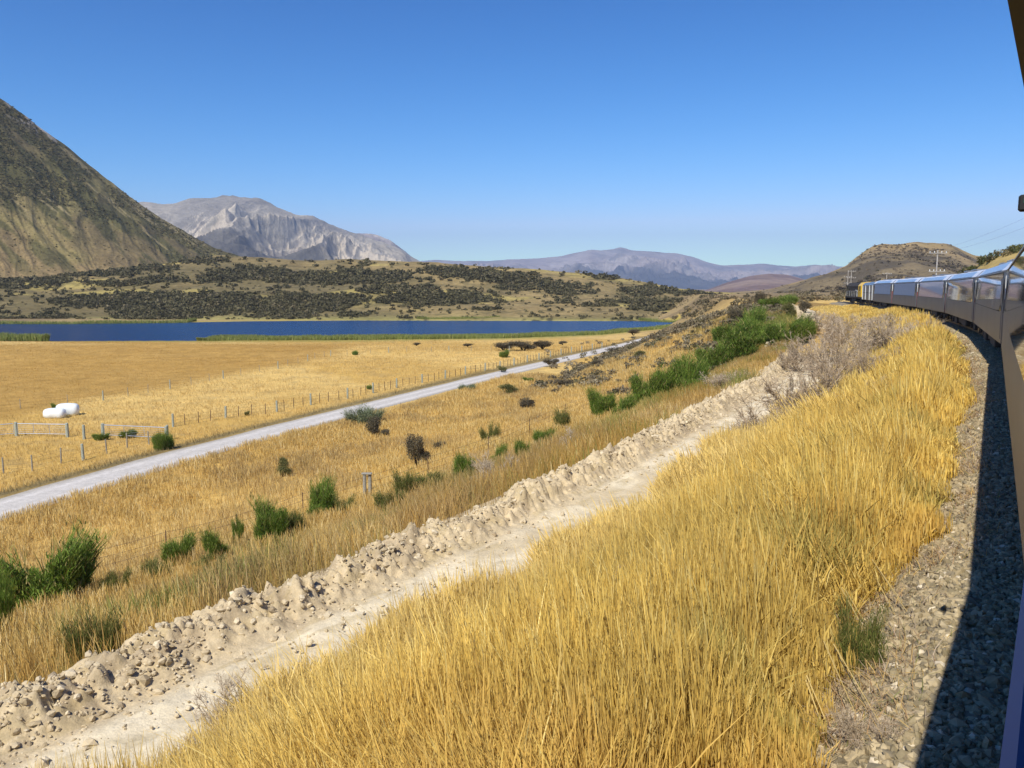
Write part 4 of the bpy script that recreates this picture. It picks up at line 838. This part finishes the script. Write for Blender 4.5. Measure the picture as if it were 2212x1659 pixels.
def variant(kind, k):
    key = (kind, k)
    if key in VAR: return VAR[key]
    if kind == 'broom': V, Q, c = broom_mesh(3000); mt = 'leaf'
    elif kind == 'paleb': V, Q, c = broom_mesh(1500, [(.22, .26, .15), (.28, .31, .18), (.18, .20, .10)], (1, 1, 1), .6); mt = 'leaf'
    elif kind == 'lean': V, Q, c = broom_mesh(900, [(.15, .17, .04), (.20, .21, .06), (.10, .13, .03), (.32, .25, .09)], (2, 2, 2, 1.5), .75); mt = 'leaf'
    elif kind == 'dead': V, Q, c = branches(13, 4, (9, 7, 7), .95, .62); mt = 'twig'
    elif kind == 'deadl': V, Q, c = branches(16, 4, (9, 8, 7), 1, .5, cols=((.46, .36, .25), (.54, .44, .31), (.36, .27, .18), (.62, .52, .38))); mt = 'twig'
    elif kind == 'dark': V, Q, c = leafy(); mt = 'leaf'
    elif kind == 'olive': V, Q, c = leafy(cols=((.15, .155, .05), (.20, .19, .065), (.10, .11, .04), (.28, .24, .10))); mt = 'leaf'
    me = mesh(kind, V, Q, M[mt], fcol=c); d = me.data; bpy.data.objects.remove(me); 
    st = None
    if kind in ('dark', 'olive'):
        m_ = MB()
        for q in range(7): a = random.uniform(0, 6.28); m_.tube((0, 0, -.1), (math.cos(a)*.2, math.sin(a)*.2, .5), .025, .01, 5)
        s_ = m_.build('stem', M['twig']); st = s_.data; bpy.data.objects.remove(s_)
    VAR[key] = (d, st); return VAR[key]
NM = {'broom': ('broom_bush', 'bush'), 'paleb': ('pale_bush', 'bush'), 'lean': ('weed_clump', 'weeds'), 'dead': ('dead_bush', 'dead bush'), 'deadl': ('dead_bush', 'dead bush'), 'dark': ('dark_shrub', 'shrub'), 'olive': ('olive_shrub', 'shrub')}
GR = {'broom': 'green broom bushes', 'paleb': 'pale roadside bushes', 'lean': 'weedy green clumps on the slope', 'dead': 'bare dead bushes', 'deadl': 'bare dead bushes', 'dark': 'dark shrubs', 'olive': 'olive green shrubs'}
def shrub(kind, px, py, hp, wp, label, k=0):
    """base at a photo point; height and width as seen, turned into metres at that distance"""
    x, y, z = at(px, py, tz); m_ = y/F*1.02; hh, ww = hp*m_*((1.2 if y < 40 else .88) if kind == 'broom' else 1.08), wp*m_*(1.08 if kind == 'broom' else 1)
    d, st = variant(kind, k % 3); nm, cat = NM[kind]; sx = ww/(1.15 if kind in ('dark', 'olive') else 1.5)
    if st is None:
        o = bpy.data.objects.new(nm, d); COL.objects.link(o)
    else:
        o = bpy.data.objects.new(nm, None); COL.objects.link(o)
        for n_, dd in (('foliage', d), ('stem', st)): c = bpy.data.objects.new(n_, dd); COL.objects.link(c); c.parent = o
    o.location = (x, y, z-.05); o.rotation_euler = (0, 0, random.uniform(0, 6.28)); o.scale = (sx, sx, hh); tag(o, label, cat, GR[kind]); return o
SH = [
 ('broom', 100, 1312, 122, 210, 'biggest bright green broom bush, at the left edge above the dirt berm'), ('broom', 2, 1372, 100, 80, 'green broom bush cut by the left edge, just below the biggest one'),
 ('lean', 205, 1418, 110, 110, 'dark green weedy clump right on top of the berm at lower left'), ('lean', 255, 1275, 50, 60, 'low weedy clump just right of the biggest broom bush'), ('broom', 390, 1218, 50, 80, 'small broom bush halfway between the biggest bush and the double strainer post'),
 ('broom', 470, 1206, 48, 60, 'small broom bush left of the first thin fence post'), ('broom', 517, 1172, 46, 26, 'narrow upright broom bush against the thin fence post'), ('broom', 582, 1168, 66, 90, 'broom bush to the left of the double strainer post, the fuller of two'),
 ('broom', 690, 1122, 62, 80, 'broom bush nearest to the double strainer post on its left'), ('lean', 745, 1110, 40, 60, 'yellowish weeds at the foot of the double strainer post'), ('lean', 880, 1075, 60, 70, 'yellow green weeds to the right of the double strainer post'), ('lean', 840, 1100, 50, 60, 'weeds below the fence just right of the double strainer post'),
 ('broom', 1000, 1040, 52, 60, 'green broom bush right of the round dark shrub, above the berm'), ('deadl', 1068, 1040, 66, 80, 'pale dead bush next to a green broom, above the middle of the berm'), ('broom', 1075, 1000, 40, 40, 'small broom bush behind the pale dead bush'),
 ('lean', 1060, 955, 42, 44, 'yellow green weeds standing on the fence line in the middle of the slope'), ('broom', 1178, 966, 44, 60, 'broom bush on its own above the berm, right of the pale dead bush'), ('broom', 1135, 990, 30, 50, 'low broom bush touching the pale dead bush'),
 ('deadl', 1250, 970, 52, 110, 'wide low grey dead bush on the slope left of the row of brooms'), ('broom', 1296, 902, 64, 70, 'leftmost bush of the tall broom row beside the berm'), ('broom', 1345, 898, 44, 60, 'short bush between taller brooms in the broom row'), ('broom', 1402, 872, 82, 80, 'tall pointed broom bush at the middle of the broom row'),
 ('broom', 1445, 860, 72, 80, 'broom bush right of the tall pointed one'), ('broom', 1488, 850, 78, 96, 'widest bush of the broom row, above the bend of the berm'), ('broom', 1540, 800, 60, 80, 'broom bush where the row meets the green mass'), ('deadl', 1560, 842, 44, 90, 'pale dead bush between the brooms and the berm'),
 ('broom', 1560, 790, 60, 90, 'broom bush at the lower left of the big green mass'), ('broom', 1600, 775, 70, 100, 'broom bush in the middle of the big green mass'), ('broom', 1565, 740, 40, 70, 'broom bush on the upper left rim of the green mass'), ('broom', 1640, 748, 56, 100, 'broom bush at the far end of the dirt track'),
 ('broom', 1700, 742, 56, 90, 'broom bush behind the end of the dirt track, right part'), ('broom', 1735, 728, 46, 60, 'rightmost broom bush, against the dead brush'), ('broom', 1620, 712, 46, 70, 'broom bush left of the broken rock patch'), ('broom', 1672, 726, 30, 60, 'broom bush at the foot of the broken rock patch'),
 ('broom', 1665, 668, 26, 60, 'broom bush along the top of the spur, above the rock patch'), ('broom', 1700, 660, 22, 50, 'small broom bush on the ridge toward the locomotive'), ('dark', 1642, 662, 34, 34, 'dark pointed shrub on the top of the spur'), ('olive', 1706, 690, 34, 40, 'olive shrub at the right side of the broken rock patch'), ('dark', 1738, 676, 26, 36, 'dark shrub right of the rock patch near the dead brush'), ('dark', 1590, 698, 34, 44, 'dark round shrub left of the broom on the spur'),
 ('dark', 900, 1008, 72, 54, 'upright dark brown shrub standing alone in the golden slope'), ('dark', 920, 1004, 34, 40, 'low lobe like shrub at the right foot of the upright dark one'), ('dark', 808, 942, 46, 52, 'dark shrub just below the gravel road, beside a pale bush'), ('dark', 832, 944, 18, 30, 'tiny dark shrub at the right foot of the one below the road'), ('paleb', 790, 915, 34, 76, 'pale blue green bush hanging over the edge of the gravel road'),
 ('dark', 1137, 886, 30, 56, 'low rounded dark shrub in the middle of the slope'), ('olive', 1100, 852, 22, 54, 'olive shrub above the rounded dark one'), ('dark', 952, 968, 14, 50, 'flat brown shrub right of the upright dark one'), ('olive', 612, 1030, 42, 44, 'grey green shrub alone on the left part of the slope'), ('dark', 1190, 792, 18, 40, 'dark shrub growing over the edge of the gravel road'), ('olive', 1085, 804, 14, 26, 'small bush at the foot of the roadside fence'),
 ('dark', 1225, 832, 14, 70, 'flat dark shrub right of the olive one, upper slope'), ('broom', 1140, 826, 12, 26, 'tiny green tuft on the upper slope below the road'), ('dark', 1290, 790, 14, 44, 'dark shrub on the upper slope near the road bend'), ('dark', 1330, 765, 16, 50, 'dark shrub on the upper slope close to the road end'), ('olive', 1380, 772, 14, 40, 'grey shrub on the upper slope right of the road end'), ('dark', 1200, 850, 10, 30, 'very small dark shrub on the slope below the flat one'), ('paleb', 1010, 842, 16, 40, 'pale bush at the near edge of the road, middle distance'),
 ('dark', 1090, 757, 18, 70, 'left part of the dark thicket in the far paddock'), ('dark', 1130, 757, 22, 80, 'highest part of the dark thicket in the far paddock'), ('dark', 1172, 752, 18, 60, 'right part of the dark thicket in the far paddock'), ('broom', 1090, 772, 16, 26, 'green bush in front of the dark thicket'), ('broom', 767, 767, 9, 16, 'small green bush far out in the paddock'), ('dark', 900, 746, 7, 22, 'small dark shrub near the reeds, left of the thicket'), ('dark', 1368, 723, 12, 40, 'dark shrub at the reeds where the road disappears'), ('dark', 1215, 744, 8, 26, 'small dark shrub right of the thicket'), ('dark', 1010, 748, 7, 30, 'small flat dark shrub left of the thicket'),
 ('broom', 352, 972, 42, 54, 'round green bush at the right end of the right gate'), ('broom', 275, 944, 18, 38, 'green bush behind the right gate'), ('broom', 216, 950, 18, 34, 'bright green clump at the left post of the right gate'), ('broom', 120, 888, 18, 20, 'small green bush behind the white bales'), ('lean', 533, 896, 10, 14, 'small yellow green weed by the roadside fence'), ('broom', 798, 840, 9, 16, 'tiny green bush behind the roadside fence'),
 ('dead', 1750, 912, 185, 260, 'largest bare grey brown dead bush, overhanging the dirt track'), ('dead', 1650, 975, 125, 230, 'sprawling dead bush left of the largest, reaching across the dirt track'), ('deadl', 1590, 990, 75, 150, 'lowest dead bush, its pale twigs lying over the dirt'), ('dead', 1830, 850, 150, 200, 'dead bush right of the largest one, beside the golden grass'),
 ('deadl', 1880, 770, 90, 150, 'pale dead bush below the rear of the silver van'), ('dead', 1800, 760, 84, 130, 'dead bush at the far end of the dirt track, right side'), ('deadl', 1940, 760, 80, 120, 'pale dead bush nearest to the underside of the carriages'), ('deadl', 1770, 715, 46, 90, 'pale dead bush behind the rightmost broom'), ('dead', 1840, 728, 44, 100, 'dead bush below the locomotive'), ('deadl', 1900, 714, 40, 100, 'small pale dead bush under the front carriages'),
 ('deadl', 1790, 812, 90, 130, 'pale dead bush behind the largest one'), ('dead', 1900, 830, 90, 140, 'dark twiggy dead bush at the edge of the golden grass, below the carriages'),
 ('deadl', 1835, 700, 26, 80, 'small pale dead bush closest to the locomotive'), ('deadl', 1960, 722, 46, 90, 'pale dead bush at the right end of the dead brush, under the third carriage'),
 ('lean', 455, 1230, 34, 70, 'low weeds between the small broom bushes on the near slope'), ('lean', 640, 1150, 50, 90, 'wispy green weeds between two broom bushes left of the strainer post'), ('lean', 330, 1250, 44, 80, 'wispy weeds below the slope fence, right of the biggest broom bush'), ('lean', 930, 1060, 44, 80, 'wispy weeds halfway between the strainer post and the pale dead bush'), ('lean', 1220, 925, 40, 60, 'wispy green weeds beside the leftmost bush of the broom row'),
 ('dead', 1720, 800, 80, 110, 'dead bush leaning over the end of the dirt track'), ('deadl', 1870, 900, 90, 120, 'pale twiggy dead bush in the tall grass'),
 ('deadl', 1880, 1600, 95, 130, 'small grey tangle of dead twigs at the edge of the ballast, lower right'), ('deadl', 1990, 1150, 40, 50, 'small grey twig tuft between grass and ballast, middle'), ('lean', 1850, 1440, 150, 130, 'green grass tuft at the ballast edge'), ('lean', 1680, 1680, 80, 130, 'green grass tuft at the bottom edge of the picture'),
 ('deadl', 480, 1640, 170, 210, 'faint greyish twiggy bush at the lower left, in front of the dirt track'),
]
for i, q in enumerate(SH): shrub(*q, k=i)
# ---------------------------------------------------------------- scrub that reads as one mass (hillsides, spur, bank)
def clump_mesh(x, y, z, w, hgt, cols, wts, nl, size):
    N = len(x); M_ = N*nl; idx = np.repeat(np.arange(N), nl); q = rng.normal(size=(M_, 3)); q /= np.linalg.norm(q, axis=1)[:, None]; q *= (rng.random(M_)**.35)[:, None]
    P = np.stack([x[idx]+q[:, 0]*w[idx]*.5, y[idx]+q[:, 1]*w[idx]*.5, z[idx]+(q[:, 2]*.5+.42)*hgt[idx]], -1)
    u = rng.normal(size=(M_, 3)); u /= np.linalg.norm(u, axis=1)[:, None]; v = np.cross(u, rng.normal(size=(M_, 3))); v /= np.linalg.norm(v, axis=1)[:, None]
    s = (size*w[idx]*(.6+.8*rng.random(M_)))[:, None]; V = np.stack([P-u*s, P+v*s*.7, P+u*s, P-v*s*.7], 1).reshape(-1, 3)
    c = np.repeat(palette(N, cols, wts, .25), nl, 0)*(1+(rng.random((M_, 1))-.5)*.3)
    return V, np.arange(4*M_).reshape(-1, 4), c
DK = [(.13, .115, .058), (.165, .145, .072), (.10, .09, .048), (.22, .18, .10)]
# middle hill
N = 40000; px = rng.uniform(-60, 1560, N); py = rng.uniform(556, 696, N); keep = patch_mask(px, py)*.95+.035 > rng.random(N); px, py = px[keep], py[keep]
x, y, z, ok = hit(px, py, mid_hill.z); g = gz(x, y); ok &= (z > g-.2) & (big_hill.z(x, y) < z+.5) & (lake_in(x, y) < -3); x, y, z = x[ok], y[ok], z[ok]
w = (1.2+2.4*rng.random(len(x))**2)*(y/450); V, Q, c = clump_mesh(x, y, z, w, w*(.40+.25*rng.random(len(x))), DK, [4, 3, 3, 1], 20, .20)
tag(mesh('hillside_scrub', V, Q, M['leaf'], fcol=c), kind='stuff')
# steep hill
N = 42000; px = rng.uniform(-60, 640, N); py = rng.uniform(200, 610, N); x, y, z, ok = hit(px, py, big_hill.z); t_ = (y-big_hill.yf(x/y))/(big_hill.yr(x/y)-big_hill.yf(x/y))
ok &= (z > mid_hill.z(x, y)-.5) & (scrub_big(x, y, t_, x/y)*.85+.05 > rng.random(N)) & (y < 1000); x, y, z = x[ok], y[ok], z[ok]
w = (.55+1.1*rng.random(len(x))**2)*(y/450); V, Q, c = clump_mesh(x, y, z, w, w*.4, [(.15, .132, .06), (.19, .16, .078), (.115, .105, .05), (.23, .19, .095)], [3, 3, 2, 1.5], 12, .24)
tag(mesh('steep_hill_scrub', V, Q, M['leaf'], fcol=c), kind='stuff')
# right hill
N = 4200; px = rng.uniform(1640, 2110, N); py = rng.uniform(528, 640, N); x, y, z, ok = hit(px, py, right_hill.z)
ok &= (sst(.52, .66, fbm(x*.012, y*.012, 235, 4))*.75+.1 > rng.random(N)); x, y, z = x[ok], y[ok], z[ok]
w = 1.5+3.0*rng.random(len(x))**2; V, Q, c = clump_mesh(x, y, z, w, w*.35, [(.14, .11, .07), (.17, .13, .08), (.11, .095, .055), (.2, .15, .09)], [3, 3, 2, 1], 12, .2)
tag(mesh('brown_hill_scrub', V, Q, M['leaf'], fcol=c), kind='stuff')
# spur beside the line, upper slope below the road, bank right of the train
s = rng.uniform(78, 178, 2600); u = rng.uniform(13, 44, 2600); k = (fbm(s*.12, u*.14, 401, 4) > .50) & ~((s < 95) & (u > 30)); s, u = s[k], u[k]; x, y = su2xy(s, u)
w = .5+1.4*rng.random(len(x))**2; V, Q, c = clump_mesh(x, y, gz(x, y), w, w*.6, [(.20, .165, .10), (.25, .205, .125), (.15, .135, .07), (.32, .27, .17)], [3, 3, 2, 1.5], 64, .10)
tag(mesh('spur_scrub', V, Q, M['leaf'], fcol=c), kind='stuff')
px = rng.uniform(1180, 1560, 200); py = rng.uniform(728, 800, 200); k = (fbm(px*.02, py*.06, 411, 3) > .42) & (py > 925-.145*px); x, y, z, ok = hit(px[k], py[k], gz); x, y, z = x[ok], y[ok], z[ok]
w = .5+1.1*rng.random(len(x))**2; V, Q, c = clump_mesh(x, y, z, w, w*.6, [(.20, .175, .11), (.26, .22, .15), (.16, .14, .08), (.33, .29, .20)], [3, 3, 2, 1.5], 64, .10)
tag(mesh('slope_scrub', V, Q, M['leaf'], fcol=c), kind='stuff')
px = rng.uniform(1440, 1840, 1500); py = rng.uniform(626, 690, 1500); x, y, z, ok = hit(px, py, gz); ok &= (y > 185) & (mid_hill.z(x, y) < z+.3) & (right_hill.z(x, y) < z+.3) & (fbm(x*.03, y*.02, 431, 3) > .46); x, y, z = x[ok], y[ok], z[ok]
w = .8+2.2*rng.random(len(x))**2; V, Q, c = clump_mesh(x, y, z, w, w*.45, [(.16, .13, .07), (.22, .18, .10), (.12, .105, .055), (.30, .23, .13)], [3, 3, 2, 1.5], 30, .14)
tag(mesh('flats_scrub', V, Q, M['leaf'], fcol=c), kind='stuff')
s = rng.uniform(20, 152, 3400); u = -7-30*rng.random(3400)**1.3; k = fbm(s*.1, u*.14, 421, 3) > .44; s, u = s[k], u[k]; x, y = su2xy(s, u)
w = .6+1.1*rng.random(len(x))**2; V, Q, c = clump_mesh(x, y, gz(x, y), w, w*.8, [(.10, .11, .04), (.14, .14, .05), (.08, .08, .035), (.24, .19, .09)], [3, 3, 2, 1.5], 64, .10)
tag(mesh('bank_scrub', V, Q, M['leaf'], fcol=c), kind='stuff')

# ---------------------------------------------------------------- grass
STRAW = [(.76, .51, .085), (.86, .63, .15), (.62, .39, .05), (.90, .74, .28), (.34, .21, .035)]
def grass(name, x, y, z, h, w, cols, wts, widths, lean=.3, wind=None, jit=.18):
    n = len(x); az_ = rng.random(n)*6.283 if wind is None else rng.normal(wind, 1.1, n)
    V, Q = blades(np.stack([x, y, z], -1), h, w, az_, lean*rng.random(n)*1.4, widths, rng.random(n)*3.1416)
    c = np.repeat(palette(n, cols, wts, jit), len(widths)-1, 0)
    return tag(mesh(name, V, Q, M['straw'], fcol=c), kind='stuff')
# tall golden grass on the bank between the ballast and the track
N = 1150000; s = 1.5+148*rng.random(N)**2.6; u = rng.uniform(.2, 9.0, N)
e0 = 1.15+(fbm(s*.9, 0*s, 501, 4, .65)-.5)*1.7-.55*sst(48, 75, s); e1 = 8.1+(fbm(s*.35, 0*s+9, 503, 3)-.5)*2.2-.5*sst(30, 60, s)
x, y = su2xy(s, u); dn_ = fbm(x*1.6, y*1.6, 505, 3); cl = fbm(x*.35, y*.35, 507, 3)
# the dead brush has taken over part of the bank further on
br = sst(24, 34, s)*(1-sst(95, 120, s))*sst(3.0, 4.2, u+(fbm(s*.2, u*.2, 509, 3)-.5)*2)
keep = (u > e0) & (u < e1) & (rng.random(N) < np.clip(.35+1.3*dn_, 0, 1)) & (rng.random(N) > br*.9)
x, y, s, u, cl, dn_ = x[keep], y[keep], s[keep], u[keep], cl[keep], dn_[keep]; e0 = e0[keep]; e1 = e1[keep]; n = len(x)
h = (.55+.55*rng.random(n)**.8+.34*(rng.random(n) < .07))*(.62+.8*cl)*(.35+.65*sst(0, .9, u-e0))*(.7+.3*sst(0, .8, e1-u))*(1-.5*sst(95, 115, s)); w = (.0022+.0022*rng.random(n))*(1+s*.11)
z = CZ-drop_su(x, y, s, u)-.03; print('tall grass', n)
V, Q = blades(np.stack([x, y, z], -1), h, w, rng.normal(2.6, 1.4, n), .03+.17*rng.random(n)+.6*rng.random(n)**10+.22*sst(.55, .7, fbm(x*.5, y*.5, 511, 2)), [1, .85, .7, 2.2, .5], rng.random(n)*3.1416)
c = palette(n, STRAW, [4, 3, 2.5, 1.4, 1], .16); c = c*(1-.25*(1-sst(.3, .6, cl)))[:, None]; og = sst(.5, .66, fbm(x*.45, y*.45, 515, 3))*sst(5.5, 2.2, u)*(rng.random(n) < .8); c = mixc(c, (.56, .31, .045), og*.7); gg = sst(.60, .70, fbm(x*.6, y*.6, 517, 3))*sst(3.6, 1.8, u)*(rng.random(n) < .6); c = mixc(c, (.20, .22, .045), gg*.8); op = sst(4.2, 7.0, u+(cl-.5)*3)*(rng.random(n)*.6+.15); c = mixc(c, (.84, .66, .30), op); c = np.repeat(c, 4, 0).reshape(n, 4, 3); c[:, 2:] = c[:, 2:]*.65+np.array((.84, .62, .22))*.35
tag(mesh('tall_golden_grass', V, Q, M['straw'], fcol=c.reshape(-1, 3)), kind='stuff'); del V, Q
# dry litter, dead stems and dust-brown weeds where the grass thins out toward the ballast
N = 26000; s = 1.5+60*rng.random(N)**1.9; u = .95+(fbm(s*.9, 0*s, 501, 4, .65)-.5)*1.5+rng.normal(0, .22, N); x, y = su2xy(s, u); k = fbm(x*1.1, y*1.1, 513, 3) > .44; x, y, s, u = x[k], y[k], s[k], u[k]
grass('dry_litter', x, y, CZ-drop_su(x, y, s, u)-.01, .05+.16*rng.random(len(x)), (.004+.003*rng.random(len(x)))*(1+s*.05), [(.42, .27, .14), (.50, .40, .30), (.33, .22, .12), (.60, .42, .16), (.24, .25, .09)], [3, 3, 2, 2, .7], [1, .9, .3], 1.6)
# matted under-storey of the bank
N = 90000; s = 1.5+90*rng.random(N)**2.2; u = rng.uniform(1.3, 7.3, N); x, y = su2xy(s, u); z = CZ-drop_su(x, y, s, u)-.02
grass('matted_grass', x, y, z, .12+.25*rng.random(N), (.010+.006*rng.random(N))*(1+s*.05), [(.42, .25, .06), (.55, .36, .11), (.30, .19, .06), (.20, .21, .05)], [3, 3, 2, .6], [1, .8, .2], .9)
# slope beyond the berm down to the road
N = 560000; s = -12+125*rng.random(N)**1.35; u = 11.5+40*rng.random(N)**1.15; x, y = su2xy(s, u); y_ok = (y > 6) & (np.abs(x/np.maximum(y, 1)) < .85)
pt = fbm(x*.12, y*.12, 521, 3); dd = fbm(x*.9, y*.9, 523, 3); k = y_ok & (road_d(x, y) > 2.02+.5*(dd-.5)) & (rng.random(N) < .25+1.3*dd*pt*1.4) & ~((u < 12.6) & (rng.random(N) < .6)); x, y, s, u, pt, dd = (q[k] for q in (x, y, s, u, pt, dd)); n = len(x); print('slope grass', n)
near = 1-sst(12, 25, u+(fbm(x*.14, y*.14, 524, 3)-.5)*13); h = (.30+.32*rng.random(n))*(.45+1.1*dd)*(1+.6*near*fbm(x*.35, y*.35, 526, 2)); dist = np.hypot(x, y); w = (.0045+.004*rng.random(n))*(1+dist*.040)
z = gz(x, y)-.03
c = palette(n, [(.66, .46, .15), (.74, .55, .22), (.56, .36, .10), (.46, .29, .09), (.80, .64, .32)], [4, 3, 2.5, 1.2, 1], .15); gm = sst(.0, .5, near)*sst(.42, .56, fbm(x*.22, y*.22, 525, 3))*(rng.random(n) < .72); c = mixc(c, (.16, .21, .045), gm*.88); h = h*(1+.25*gm)
rk = sst(.42, .62, fbm(x*.3, y*.1, 527, 3))*(rng.random(n) < .75)*(1-sst(14, 30, u+(fbm(x*.1, y*.1, 528, 3)-.5)*16)); c = mixc(c, (.44, .265, .07), rk*.8); bl = sst(.52, .66, fbm(x*.16, y*.16, 529, 4))*(rng.random(n) < .7); c = mixc(c, (.36, .25, .12), bl*.6)
V, Q = blades(np.stack([x, y, z], -1), h, w, rng.normal(2.6, 1.4, n), .08+.35*rng.random(n), [1, .9, 1.2, .3], rng.random(n)*3.1416)
tag(mesh('slope_grass', V, Q, M['straw'], fcol=np.repeat(c, 3, 0)), kind='stuff'); del V, Q
# paddock beyond the road
N = 300000; y = 38+172*rng.random(N)**1.1; b = rng.uniform(-.74, .42, N); x = b*y; rd = road_d(x, y); li = lake_in(x, y)
k = (rd < -2.4) & (li < -1.5) & (rng.random(N) < .2+1.5*fbm(x*.06, y*.25, 531, 4)**1.5); x, y, rd = x[k], y[k], rd[k]; n = len(x); z = gz(x, y)-.02; print('paddock', n)
px, py = P_of(x, y, z); bx = np.interp(py, [738, 745, 770, 800, 830, 860, 900, 960], [760, 760, 730, 560, 400, 200, 0, -200]); brn = sst(bx+60, bx-60, px+(fbm(x*.05, y*.05, 101, 4)-.5)*90)
h = (.16+.24*rng.random(n))*(1-.55*brn); w = (.013+.010*rng.random(n))*(1+y*.012)
V, Q = blades(np.stack([x, y, z], -1), h, w, rng.normal(2.6, 1.4, n), .2+.5*rng.random(n), [1, .9, .3], rng.random(n)*3.1416)
c = palette(n, [(.62, .43, .15), (.70, .52, .22), (.54, .35, .11), (.44, .29, .10)], [4, 3, 2, 1], .15); c = mixc(c, (.45, .265, .065), brn*.9*(.7+.6*fbm(x*.04, y*.09, 533, 3))); e = np.exp(-((rd+2.9)/1.3)**2); c = mixc(c, (.21, .17, .085), e*.85)
tag(mesh('paddock_grass', V, Q, M['straw'], fcol=np.repeat(c, 2, 0)), kind='stuff'); del V, Q
# reeds: the near belt, the clump at the left edge, and thin strips on the far shore
def reeds(b0, b1, off0, off1, shoreB, shoreY, n, h0, name, sgn=1, taper=.0):
    bb = rng.uniform(b0, b1, n); yb = np.interp(bb, shoreB, shoreY)+(fbm(bb*60, 0*bb, 541, 3)-.5)*3
    ed = np.minimum(sst(b0, b0+.03+1e-6, bb), 1-sst(b1-.02, b1, bb)) if taper else 1
    yy = yb+sgn*(off0+(off1-off0)*rng.random(n)*ed); xx = bb*yy; zz = np.minimum(gz(xx, yy), LZ+.1)
    hh = h0*(.65+.45*rng.random(n))*(.55+.8*fbm(xx*.12, yy*.12, 545, 3)); zz = np.maximum(zz, LZ-.3)
    V, Q = blades(np.stack([xx, yy, zz], -1), hh, .07+.06*rng.random(n), rng.random(n)*6.28, .1+.25*rng.random(n), [1, 1, .8, .3], rng.random(n)*3.14)
    c = palette(n, [(.24, .27, .07), (.31, .33, .095), (.18, .22, .05), (.40, .37, .14)], [3, 3, 2, 1.2], .15)
    return V, Q, np.repeat(c, 3, 0)
parts = [reeds(pray(425, 735)[0], pray(1492, 700)[0], -1, 16, NB, NY, 60000, 1.15, '', 1, 1), reeds(-.9, pray(106, 735)[0], 0, 13, NB, NY, 16000, 1.9, '', 1, 1), reeds(-.8, pray(425, 695)[0], -2, 5, FB, FY, 9000, 1.5, '', -1, 1), reeds(pray(900, 690)[0], pray(1080, 690)[0], -2, 3, FB, FY, 3000, 1.5, '', -1, 1), reeds(pray(1380, 692)[0], pray(1520, 697)[0], -1, 6, FB, FY, 3000, 1.2, '', -1, 1)]
o_ = 0; VV = []; QQ = []
for V, Q, c in parts: VV.append(V); QQ.append(Q+o_); o_ += len(V)
tag(mesh('lake_reeds', np.vstack(VV), np.vstack(QQ), M['leaf'], fcol=np.vstack([p[2] for p in parts])), kind='stuff')
# feathery plumes arching over the tall grass
for (px, py, hp, lab) in ((1290, 1420, 215, 'pale feathery plume grass arching to the right out of the golden grass'), (1120, 1400, 150, 'smaller pale plume grass left of the arching one')):
    x, y, z = at(px, py); n = 9; P = np.stack([x+rng.normal(0, .05, n), y+rng.normal(0, .05, n), np.full(n, z)], -1); hh = hp*y/F*rng.uniform(.7, 1.05, n); az_ = rng.normal(.35, .35, n); le = rng.uniform(.25, .6, n)
    V, Q = blades(P, hh, np.full(n, .008), az_, le, [.6, .6, .5, .5, .5, .5, .4], rng.random(n)*3.14, .35); VV = [V]; QQ = [Q]; o_ = len(V)
    k = 900; i = rng.integers(0, n, k); t = .62+.38*rng.random(k); off = le[i]*hh[i]*t**1.7
    P2 = np.stack([P[i, 0]+np.cos(az_[i])*off, P[i, 1]+np.sin(az_[i])*off, P[i, 2]+hh[i]*t*(1-.35*le[i]*t)], -1)+rng.normal(0, .008, (k, 3))
    V, Q = blades(P2, rng.uniform(.03, .07, k), np.full(k, .006), az_[i]+rng.normal(0, .5, k), rng.uniform(.8, 2, k), [.6, 1, .3], rng.random(k)*3.14, .8); VV.append(V); QQ.append(Q+o_)
    tag(mesh('plume_grass', np.vstack(VV), np.vstack(QQ), M['straw'], fcol=palette(sum(len(q) for q in QQ), [(.72, .60, .42), (.62, .48, .34)], [1, 1])), lab, 'plume grass')
# broken stalks fallen over the ballast edge
mb = MB()
for (a, c_) in (((1820, 1350), (1905, 1440)), ((1790, 1480), (1885, 1590)), ((1880, 1280), (1950, 1330)), ((1740, 1560), (1790, 1600)), ((1900, 1170), (1950, 1180))):
    p = np.array(at(*a)); q = np.array(at(*c_)); p[2] += .35; q[2] += .06
    for k in range(3): d = rng.normal(0, .03, 3); mb.tube(p+d, q+d*2, .006, .003, 4)
sb = mb.build('fallen_stalks', M['straw']); a = sb.data.attributes.new('Col', 'FLOAT_COLOR', 'FACE'); a.data.foreach_set('color', np.tile(np.array([.74, .56, .22, 1], np.float32), len(sb.data.polygons))); tag(sb, kind='stuff')
# ---------------------------------------------------------------- air
hz = MB().box(-17000, 17000, -17000, 17000, -30, 1150).build('haze', None); tag(hz, kind='stuff')
m = bpy.data.materials.new('haze'); m.use_nodes = True; t = m.node_tree; t.nodes.clear(); pv = t.nodes.new('ShaderNodeVolumePrincipled'); ou = t.nodes.new('ShaderNodeOutputMaterial')
pv.inputs['Color'].default_value = (.50, .66, 1.0, 1); pv.inputs['Density'].default_value = 7.8e-5; pv.inputs['Anisotropy'].default_value = 0.0; t.links.new(pv.outputs[0], ou.inputs['Volume']); hz.data.materials.append(m)
